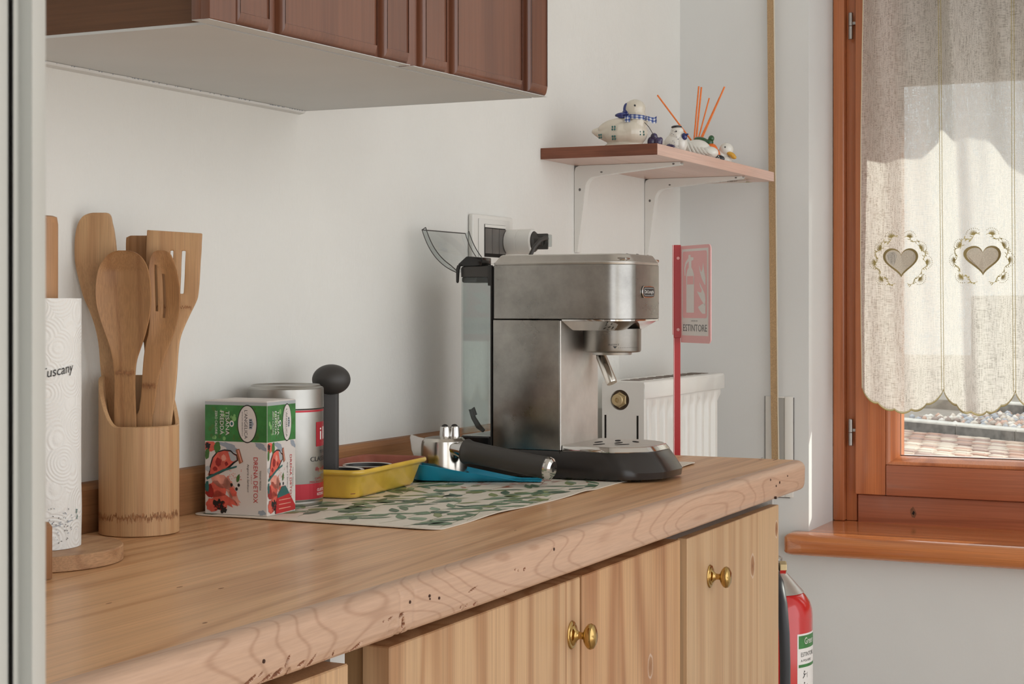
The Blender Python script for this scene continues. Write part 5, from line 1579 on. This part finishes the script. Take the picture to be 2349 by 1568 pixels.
# the big cream duck with the gingham ribbon
DX, DV = 2.655, .118
dk = thing('duck_figurine', 'large cream glazed duck with blue bill and blue gingham neck ribbon on the shelf', 'figurine', DX, DV, SZ1)
chain = [(.004 - .056 * t, 0, .0255 + .0075 * t ** 2, (.0225 * (1 - t) ** .62 + .0025, .0255 * (1 - t) ** .7 + .0015, .0215 * (1 - t) ** .75 + .0014)) for t in (i / 9 for i in range(10))]
blobs('body', chain + [(.006, 0, .0240, (.0400, .0265, .0200)), (.020, 0, .0270, (.0260, .0255, .0240)), (-.014, -.011, .0420, (.0240, .0070, .0100), .28), (-.014, .013, .0400, (.0240, .0060, .0090), .28),
               (.030, 0, .0420, (.0160, .0170, .0230), -.12), (.0270, 0, .0560, (.0155, .0150, .0160)), (.0245, 0, .0665, (.0180, .0165, .0165)), (.004, 0, .006, (.034, .022, .0065))],
      'ceramic', dk, .0011, 6)
blobs('bill', [(.0120, .0085, .0585, (.0085, .0060, .0070), .3), (.0030, .0120, .0565, (.0100, .0070, .0038), .12), (.0110, .0085, .0680, (.0042, .0045, .0085), -.2), (.0050, .0115, .0525, (.0075, .0060, .0026), -.1)], 'glaze_blue', dk, .0008, 2)
for a, d in ((.0255, .0150), (.0110, .0020)):
    o = blobs('eye', [(a + (.004 if d > .01 else 0), d - .0006, .0700, (.0022, .0012, .0024))], 'glaze_black', dk, 0)
# ribbon: gingham band round the neck and a bow tail
def gingham(name, fn, nu, nv):
    bb = bmesh.new(); g = [[bb.verts.new(fn(i / nu, j / nv)) for i in range(nu + 1)] for j in range(nv + 1)]
    for j in range(nv):
        for i in range(nu):
            f = bb.faces.new((g[j][i], g[j][i + 1], g[j + 1][i + 1], g[j + 1][i])); f.material_index = (i % 2) + (j % 2)
    off = Vector(LOC[dk.name])
    for q in bb.verts: q.co = V(q.co.x, -q.co.y, q.co.z) - off
    me = bpy.data.meshes.new(name); bb.to_mesh(me); bb.free()
    for m_ in ('ribbon_white', 'ribbon_check', 'ribbon_blue'): me.materials.append(M[m_])
    o = bpy.data.objects.new(name, me); C.collection.objects.link(o); o.parent = dk; LOC[o.name] = tuple(off); return o
pr('ribbon_check', (118, 132, 172), 0.8)
NK = V(DX, DV + .0290, SZ1 + .0500)
gingham('ribbon', lambda u, w_: NK + V(-.0176 * sin((u - .5) * 5.0 + .9) * 1.02, .0172 * cos((u - .5) * 5.0 + .9), -.0030 + .0075 * w_ + .0020 * sin((u - .5) * 4)), 22, 4)
gingham('ribbon_bow', lambda u, w_: NK + V(-.006 - .004 * sin(u * 5), .0150 + .0200 * u, -.0050 + .0020 * sin(u * 6) + (.0100 * w_ - .003) * (.55 + .6 * u)), 8, 4)
gingham('ribbon_knot', lambda u, w_: NK + V(-.0185 - .002 * sin(u * 3), -.0160 + .0100 * u, -.0075 + .0110 * w_), 4, 4)
MB().tube([NK + V(-.008, .016, -.008), NK + V(-.010, .024, -.016), NK + V(-.012, .032, -.028), NK + V(-.014, .0365, -.036)], .0006, 6).build('cord', 'glaze_black', dk)
# painted four-petal flowers sit proud on the near flank
fl_ = MB(); 
for (a, z) in ((-.0305, .0210), (-.0035, .0330), (-.0035, .0170), (.0415, .0240)):
    for k in range(4):
        t = PI / 4 + k * PI / 2
        aa, zz = a + .0031 * cos(t), z + .0031 * sin(t)
        # height of the flank: ellipsoid estimate
        yy = .0270 * math.sqrt(max(0.02, 1 - (aa / .0465) ** 2 - ((zz - .0270) / .0235) ** 2 * .55))
        fl_.ball((DX - yy - .0006, DV + aa, SZ1 + zz), (.0016, .0015, .0020), seg=8, rings=6, rot=None)
fo = fl_.build('painted_flowers', 'ink_teal', dk); tag(fo, kind='stuff')

# figurines along the front edge
def fig(px, v_, name, label, cat='figurine'):
    p = at(px, 330, v=v_)
    return thing(name, label, cat, p.x, v_, SZ1), p.x
f1, fx = fig(1503, .170, 'flower_figurine', 'small dark purple glazed flower knob figure just right of the big duck')
blobs('body', [(-.006, 0, .012, (.0080, .008, .0100)), (.0055, 0, .0110, (.0075, .008, .0090)), (-.001, .003, .0210, (.0060, .006, .0060)), (.0095, 0, .0150, (.0040, .005, .0050)), (0, 0, .004, (.011, .009, .005))], 'glaze_purple', f1, .0008, 2)
f2, fx = fig(1549, .166, 'bird_figurine', 'speckled white ceramic bird with black cap and dark blue bill')
blobs('body', [(-.001, 0, .018, (.0190, .0150, .0190)), (.003, 0, .0320, (.0135, .0125, .0150)), (-.018, 0, .0180, (.0120, .008, .0060), -.3), (.0035, 0, .0400, (.0115, .0110, .0090)), (.0105, 0, .018, (.0110, .012, .0170))], 'ceramic_white', f2, .0009, 3)
blobs('cap', [(.0025, 0, .0475, (.0098, .0092, .0035))], 'glaze_black', f2, .0008, 1)
blobs('bill', [(.0190, .006, .0300, (.0050, .0045, .0065), .3), (.0235, .0075, .0330, (.0040, .0030, .0020), .2)], 'glaze_blue', f2, .0008, 1)
for a in (.0060,): blobs('eye', [(a, .0118, .0390, (.0015, .0010, .0012))], 'glaze_black', f2, 0)
blobs('wing_mark', [(-.0040, .0140, .0130, (.0085, .0030, .0040), -.1)], 'glaze_purple', f2, .0008, 1)
sp2 = MB(); rnd = random.Random(3)
pp = Vector((LOC[f2.name][0], -LOC[f2.name][1], SZ1))
for i in range(26):
    a = rnd.uniform(-.012, .013); z = rnd.uniform(.010, .042)
    c_ = (.003 if z > .026 else -.001, .032 if z > .026 else .018, .0135 if z > .026 else .0190, .0150 if z > .026 else .0190, .0125 if z > .026 else .0150)
    q = 1 - ((a - c_[0]) / c_[2]) ** 2 - ((z - c_[1]) / c_[3]) ** 2
    if q > .05: sp2.ball(pp + V(-c_[4] * math.sqrt(q), a, z), (.0005, .0006, .0006), seg=6, rings=4)
tag(sp2.build('speckles', 'glaze_blue', f2), kind='stuff')
f3, fx = fig(1609, .172, 'sleeping_duck_figurine', 'white ceramic duck body with ribbed wing feathers lying behind the spotted bow')
blobs('body', [(-.010, 0, .018, (.0270, .0180, .0190)), (-.026, 0, .022, (.0140, .0130, .0130)), (.012, 0, .012, (.0200, .0150, .0120))], 'ceramic_white', f3, .0009, 2)
wgs = MB()
p3 = Vector((LOC[f3.name][0], -LOC[f3.name][1], SZ1))
for i in range(6):
    a0 = -.030 + i * .0072
    wgs.tube([p3 + V(-.0110 - .0015 * i * 0, a0 + .004, .0340 - i * .0030), p3 + V(-.0165, a0 + .009, .0260 - i * .0022), p3 + V(-.0178, a0 + .015, .0150 - i * .001), p3 + V(-.0160, a0 + .021, .0070)], [.0022, .0030, .0028, .0016], 8)
wgs.build('wing_feathers', 'ceramic_white', f3)
hdp = at(1662, 350, v=.172).y
hx = 0.0
hh = thing('duck_head_figurine', None, None, 0, 0, 0)
bpy.data.objects.remove(hh)
ph = at(1664, 350, v=.172)
f4 = thing('small_duck_figurine', 'small white ceramic duck with orange yellow bill at the far front of the shelf', 'figurine', ph.x, .172, SZ1)
blobs('body', [(-.002, 0, .0100, (.0150, .012, .0100)), (.0020, 0, .0300, (.0135, .0130, .0130)), (-.008, 0, .0200, (.0120, .011, .0120))], 'ceramic_white', f4, .0009, 3)
blobs('bill', [(.0130, .006, .0200, (.0095, .0060, .0045), -.45), (.0180, .006, .0150, (.0060, .005, .0040), -.4)], 'glaze_yellow', f4, .0008, 1)
blobs('eye', [(.0035, .0124, .0335, (.0015, .0010, .0015))], 'glaze_black', f4, 0)
pm_ = at(1640, 345, v=.178)
f5 = thing('spotted_bow', 'black bow with white dots lying in front of the white ducks', 'bow', pm_.x, .178, SZ1)
blobs('loops', [(-.012, 0, .008, (.0110, .0060, .0065), .3), (.009, 0, .007, (.0100, .0060, .0060), -.25), (0, .002, .0085, (.0050, .0060, .0050)), (-.021, 0, .005, (.0070, .004, .0035))], 'glaze_black', f5, .0008, 1)
bd_ = MB(); p5 = Vector((LOC[f5.name][0], -LOC[f5.name][1], SZ1)); rnd = random.Random(6)
for i in range(12): bd_.ball(p5 + V(-.0062, rnd.uniform(-.018, .016), rnd.uniform(.004, .0115)), (.0008, .0010, .0010), seg=6, rings=4)
tag(bd_.build('dots', 'ribbon_white', f5), kind='stuff')
pg_ = at(1618, 330, v=.135)
f6 = thing('mallard_figurine', 'tiny green and orange glazed mallard behind the white duck figures', 'figurine', pg_.x, .135, SZ1)
blobs('green_back', [(-.008, 0, .0480, (.0150, .0090, .0070), -.25), (.008, 0, .0430, (.0080, .0080, .0080)), (.0125, .002, .0510, (.0058, .0056, .0062))], 'glaze_green', f6, .0008, 1)
blobs('orange_breast', [(.010, 0, .0270, (.0150, .0130, .0160)), (.016, 0, .0190, (.0150, .0120, .0140))], 'glaze_orange', f6, .0009, 2)
blobs('pedestal', [(.004, -.002, .014, (.0140, .0110, .0140))], 'ceramic_white', f6, .0009, 1)
blobs('wing_tip', [(.0045, .009, .0340, (.0060, .0030, .0028), -.1)], 'ribbon_white', f6, 0)
# reed diffuser behind
pb = at(1597, 322, v=.105)
rd = thing('reed_diffuser', 'diffuser with bright orange reeds fanning out behind the figurines', 'reed diffuser', pb.x, .105, SZ1)
MB().lathe((pb.x, .105, SZ1), (0, 0, 1), [(.0150, 0), (.0160, .001), (.0160, .0180), (.0120, .0230), (.0070, .0250), (.0070, .0320), (.0052, .0320), (.0050, .0250), (.0001, .0240)], 28).build('bottle', 'ceramic_white', rd, smooth=.5)
fb = at(1600, 330, v=.105)
tf = (fb - CAMP).dot(FWD)
tf = V(pb.x, .105, 0) - V(CAMP.x, CAMP.y, 0); tf = tf.dot(FWD)
for (x1, y1, x0, y0, r_) in ((1508, 218, 1588, 325, .0011), (1603, 198, 1592, 322, .0011), (1609, 200, 1597, 322, .0012), (1627, 225, 1601, 322, .0010), (1651, 223, 1605, 322, .0011), (1662, 199, 1608, 322, .0012)):
    e = flatpt(x1, y1, tf + (-.015 if x1 < 1600 else .004)); s_ = flatpt(x0, y0, tf + .001)
    base_ = V(pb.x + (s_.x - pb.x) * .3, .105, SZ1 + .026)
    MB().tube([s_, e], r_ * 1.45, 8).build('reed', 'reed_orange', rd, smooth=.9)
    MB().tube([base_, s_], r_ * 1.45, 8).build('reed_foot', 'reed_orange', rd, smooth=.9)

# ================================================================ RADIATOR, SIGN POST, EXTINGUISHER
ra = thing('radiator', 'white panel radiator on the wall beyond the worktop end', 'radiator', 2.92, .1, .35)
RX0, RX1, RV0, RV1, RZ0, RZ1 = 2.700, 3.137, .0634, .1421, .42, 1.0080
b = MB()
def rfront(X): 
    t = ((X - RX0 - .020) / .0400) % 1.0
    k = min(1, max(0, (abs(t - .5) - .17) / .14))
    return k
ribs = []
NX_ = 260
xs_ = [RX0 + .012 + (RX1 - RX0 - .024) * i / NX_ for i in range(NX_ + 1)]
zs_ = [RZ0, RZ0 + .03, RZ0 + .05, RZ1 - .075, RZ1 - .060, RZ1 - .048, RZ1 - .040, RZ1 - .030]
ks = [0, 0, 1, 1, .8, .35, 0, 0]
bb = bmesh.new()
g = [[bb.verts.new(V(x, RV1 - .0045 - .0110 * rfront(x) * k, z)) for x in xs_] for z, k in zip(zs_, ks)]
for a, c_ in zip(g, g[1:]):
    for i in range(NX_): bb.faces.new((a[i], a[i + 1], c_[i + 1], c_[i]))
b._merge(bb)
b.build('front_panel', 'white_metal', ra, smooth=.9)
MB().box(RX0 + .010, RX1 - .010, RV0 + .004, RV1 - .0150, RZ0 + .01, RZ1 - .012).build('core', 'white_metal', ra)
tp_ = MB(); tp_.box(RX0 + .0012, RX1, RV0, RV1, RZ1 - .012, RZ1, .0035, 3).box(RX0 + .0012, RX1 - .001, RV1 - .004, RV1 + .0006, RZ1 - .030, RZ1 - .004, .0015)
tp_.build('top_grille', 'white_metal', ra, smooth=.6)
for i in range(9):
    MB().box(RX0 + .035 + i * .043, RX0 + .060 + i * .043, RV0 + .022, RV1 - .022, RZ1 - .0001, RZ1 + .0005).build('grille_slot', 'radiator_dark', ra)
HC = at(1422, 917, X=RX0)
sidep = MB()
# side panel with a round cut-out
bb = bmesh.new()
nC = 48
circ = [(HC.y + .0170 * cos(2 * PI * i / nC), HC.z + .0175 * sin(2 * PI * i / nC)) for i in range(nC)]
def sq(i):
    t = 2 * PI * i / nC; c_, s_ = cos(t), sin(t)
    lim = []
    if c_ > 1e-6: lim.append((RV1 - .001 - HC.y) / c_)
    if c_ < -1e-6: lim.append((RV0 + .001 - HC.y) / c_)
    if s_ > 1e-6: lim.append((RZ1 - .0020 - HC.z) / s_)
    if s_ < -1e-6: lim.append((RZ0 - HC.z) / s_)
    k = min(lim); y, z = HC.y + c_ * k, HC.z + s_ * k
    return (y, z)
i_ = [bb.verts.new(V(RX0, *c_)) for c_ in circ]; i2 = [bb.verts.new(V(RX0 + .006, *c_)) for c_ in circ]; o_ = [bb.verts.new(V(RX0, *sq(i))) for i in range(nC)]
corner = [bb.verts.new(V(RX0, y, z)) for y, z in ((RV1 - .001, RZ1 - .002), (RV0 + .001, RZ1 - .002), (RV0 + .001, RZ0), (RV1 - .001, RZ0))]
for i in range(nC):
    j = (i + 1) % nC
    bb.faces.new((i_[i], i_[j], o_[j], o_[i])); bb.faces.new((i_[i], i_[j], i2[j], i2[i]))
    a, c_ = o_[i].co, o_[j].co
    if abs(a.y - c_.y) > 1e-5 and abs(a.z - c_.z) > 1e-5:
        k = min(corner, key=lambda q: (q.co - (a + c_) / 2).length); bb.faces.new((o_[i], k, o_[j]))
sidep._merge(bb)
sidep.box(RX0 + .0002, RX0 + .014, RV1 - .0060, RV1 - .0002, RZ0, RZ1 - .010, .0022, 2)
so_ = sidep.build('side_panel', 'white_metal', ra, smooth=.5)
MB().lathe((RX0 + .006, HC.y, HC.z), (-1, 0, 0), [(.0172, 0), (.0001, .0002)], 32, up=(0, 0, 1)).build('port', 'radiator_dark', so_)
MB().lathe((RX0 + .0058, HC.y - .002, HC.z), (-1, 0, 0), [(.0140, 0), (.0138, .0030), (.0120, .0040), (.0116, .0070)], 6, up=(0, 0, 1)).lathe((RX0, HC.y - .003, HC.z), (-1, 0, 0), [(.0105, .0), (.0102, .0050), (.0090, .0062), (.0040, .0064), (.0036, .0030), (.0001, .0030)], 28, up=(0, 0, 1)).build('blanking_plug', 'brass_old', so_, smooth=.4)
for sv in (RV0 + .0055, RV1 - .0140):
    MB().box(RX0 - .0002, RX0 + .0002, sv, sv + .0034, RZ0 + .05, .9500).build('side_slot', 'void', so_)
vl = thing('radiator_valve', 'cream plastic radiator valve stub at the far end of the radiator', 'valve', 3.16, .10, .99)
MB().lathe((RX1 + .006, .108, .9880), (1, 0, 0), [(.0100, 0), (.0100, .014), (.0130, .0150), (.0130, .030), (.0110, .034), (.0001, .034)], 20).build('head', 'beige_plastic', vl, smooth=.5)
MB().tube([(RX1 + .001, .108, .9880), (RX1 + .008, .108, .9880)], .008, 14).tube([(RX1 + .012, .108, .98), (RX1 + .012, .108, .005)], .0065, 12).build('pipe', 'beige_plastic', vl)

SX, SV = 2.640, .2200
sg = thing('sign_post', 'slim red steel post carrying a red and white fire extinguisher flag sign, sunlight put into its pink', 'sign', SX, SV, 0.0)
u_ = RGT.copy(); w_ = FWD.copy()
def sp3(a, d, z): return V(SX, SV, z) + u_ * a + w_ * d
def sbox(a0, a1, d0, d1, z0, z1, name, mat, par=None, bev=.0006):
    return MB().box(a0, a1, d0, d1, z0, z1, bev, 1, lambda c: sp3(c.x, c.y, c.z)).build(name, mat, par or sg)
sbox(-.0018, .0080, -.002, .002, .012, 1.0900, 'post', 'sign_red')
sbox(-.0052, -.0030, -.004, .002, 1.0900, 1.2385, 'angle_flange', 'sign_pink')
sbox(-.0030, .0086, -.004, .0, 1.0850, 1.2385, 'angle', 'sign_red')
sbox(-.0034, -.0018, -.003, .002, .012, 1.0900, 'post_flange', 'sign_pink')
sbox(-.09, .09, -.08, .08, 0.0, .012, 'foot_plate', 'sign_red', bev=.003)
for z in (1.2165, 1.0985):
    MB().lathe(sp3(.0040, -.004, z), -FWD, [(.0026, 0), (.0024, .0012), (.0001, .0020)], 14).build('rivet', 'sign_pink', sg)
# the flag turns towards the doorway
fd = (RGT * .0375 - FWD * .1000); FWl = fd.length; fd.normalize(); fn_ = V(-fd.y, fd.x, 0)
if fn_.dot(CAMP - V(SX, SV, 0)) < 0: fn_ = -fn_
F0 = sp3(.0084, -.004, 1.0775)
FH = .1590
out = rrect(0, FWl, 0, FH, [.002, .008, .008, .002], 5)
b = MB(); b.prism([F0 + fd * a + V(0, 0, c_) for a, c_ in out], fn_ * -.0016); fo = b.build('flag', 'sign_pink', sg)
p = Print(lambda a, c_, l: F0 + fd * (a * FWl) + V(0, 0, c_ * FH) + fn_ * l, .00015)
p.rect(.04, .93, .075, .965, 'sign_white', 0)
p.poly([(.07 + (.89 - .07) * (x), .255 + .685 * y) for x, y in rrect(0, 1, 0, 1, .05, 4)], 'sign_pink', 1)
p.poly([(.20, .31), (.46, .31), (.46, .70), (.42, .745), (.37, .775), (.37, .84), (.44, .85), (.44, .875), (.35, .88), (.34, .905), (.27, .90), (.27, .87), (.17, .83), (.13, .77), (.14, .69), (.17, .69), (.17, .765), (.21, .81), (.28, .84), (.28, .775), (.23, .745), (.20, .70)], 'sign_white', 2)
p.rect(.23, .44, .60, .685, 'sign_pink', 3)
p.poly([(.62, .80), (.66, .72), (.72, .655), (.80, .60), (.84, .59), (.84, .66), (.80, .73), (.76, .82), (.74, .75), (.70, .72), (.66, .76)], 'sign_white', 2)
p.poly([(.64, .62), (.74, .555), (.82, .50), (.84, .44), (.82, .38), (.76, .41), (.70, .44), (.60, .50), (.56, .53), (.62, .52), (.70, .515), (.72, .54), (.66, .58)], 'sign_white', 2)
p.poly([(.60, .37), (.74, .40), (.84, .40), (.84, .30), (.74, .30), (.66, .33), (.60, .36)], 'sign_white', 2)
p.text('ESTINTORE', .485, .150, .80, .070, 'sign_grey', 2)
p.text('UNI EN ISO', .47, .225, .22, .014, 'sign_grey', 2)
p.build('flag_print', fo)

ex = thing('fire_extinguisher', 'red fire extinguisher standing on the floor behind the end of the base cabinet', 'fire extinguisher', 2.80, .335, 0)
EXc = flatpt(1770, 1300, 2.87); ER = .0690
zs0 = .640
b = MB(); b.lathe((EXc.x, EXc.y, .0), (0, 0, 1), [(ER - .004, .0), (ER - .002, .05), (ER, .055), (ER, zs0 - .026), (ER - .0012, zs0 - .014), (ER - .0050, zs0 - .002), (ER - .0120, zs0 + .0080), (ER - .0160, zs0 + .0120), (.030, zs0 + .0260), (.016, zs0 + .034), (.0001, zs0 + .034)], 64)
b.build('cylinder', 'ext_red', ex, smooth=.5)
MB().lathe((EXc.x, EXc.y, zs0), (0, 0, 1), [(ER - .0150, .0135), (.0300, .0400), (.0230, .0470), (.0001, .0480)], 48).build('dome_reflection_cone', 'steel_pale', ex, smooth=.4)  # pale cone stands in for the bright wall mirrored in the dome
nt_ = flatpt(1796, 1299, 2.84)
MB().lathe(nt_ + RGT * -.006, RGT, [(.0092, 0), (.0096, .001), (.0096, .0100), (.0088, .0115), (.0001, .0118)], 6, up=(0, 0, 1)).build('valve_nut', 'brass_old', ex, smooth=.3)
MB().lathe(nt_ + RGT * -.006 + V(0, 0, -.0048), RGT, [(.0080, 0), (.0082, .0098)], 8, up=(0, 0, 1)).build('valve_cap', 'ext_red', ex, smooth=.3)
MB().lathe((EXc.x, EXc.y, zs0 + .040), (0, 0, 1), [(.018, 0), (.018, .03), (.012, .034), (.0001, .034)], 24).tube([V(EXc.x, EXc.y, zs0 + .065), nt_ + RGT * -.005], .007, 10).build('valve', 'zinc', ex)
hp = [flatpt(1772, 1300, 2.86), flatpt(1786, 1335, 2.80), flatpt(1794, 1385, 2.77), flatpt(1799, 1450, 2.765), flatpt(1801, 1520, 2.765), flatpt(1801, 1620, 2.77), flatpt(1798, 1750, 2.78)]
MB().tube(hp, [.006, .0085, .0088, .0088, .0088, .0088, .0080], 18).build('hose', 'hose', ex, smooth=.9)
p = Print(cylfn(EXc.x, EXc.y, 0, ER + .0001), .00012)
def lab(pxv): return ER * (math.asin(max(-.995, min(.995, (pxv - 1770) * 2.87 / 3870 / ER))) - .152)
la0 = lab(1827); la1 = ER * math.radians(175)
zt_ = .6085 - .018
p.rect(la0, la1, .30, zt_, 'sign_white', 0, 64)
g0 = la0 + .0028
p.rect(g0, la1, zt_ - .0245, zt_ - .0030, 'ink_green', 1, 64)
p.text('Green', g0 + .0290, zt_ - .0130, .030, .0110, 'ink_white', 3)
p.text('ESTINTORE', g0 + .0260, zt_ - .0350, .0420, .0070, 'ink_black', 2)
p.text('A POLVERE', g0 + .0200, zt_ - .0450, .0300, .0040, 'ink_black', 2)
p.rect(g0, la1, zt_ - .0560, zt_ - .0510, 'ink_green', 1, 64)
for k in range(4):
    zc = zt_ - .0700 - k * .0190; x0 = g0 + .010
    p.line([(x0, zc - .004), (x0 + .004, zc), (x0 + .002, zc + .005)], .0016, 'ink_black', 2); p.line([(x0 + .003, zc + .001), (x0 + .009, zc + (-.003 if k % 2 else .003))], .0014, 'ink_black', 2)
    p.ell(x0 + .004, zc + .0068, .0013, .0016, 'ink_black', 2, 10); p.line([(x0 + .012, zc - .004), (x0 + .012, zc + .005)], .0008, 'ink_black', 2)
p.rect(g0 + .009, g0 + .016, zt_ - .150, zt_ - .140, 'ink_green', 2)
p.build('label', ex)
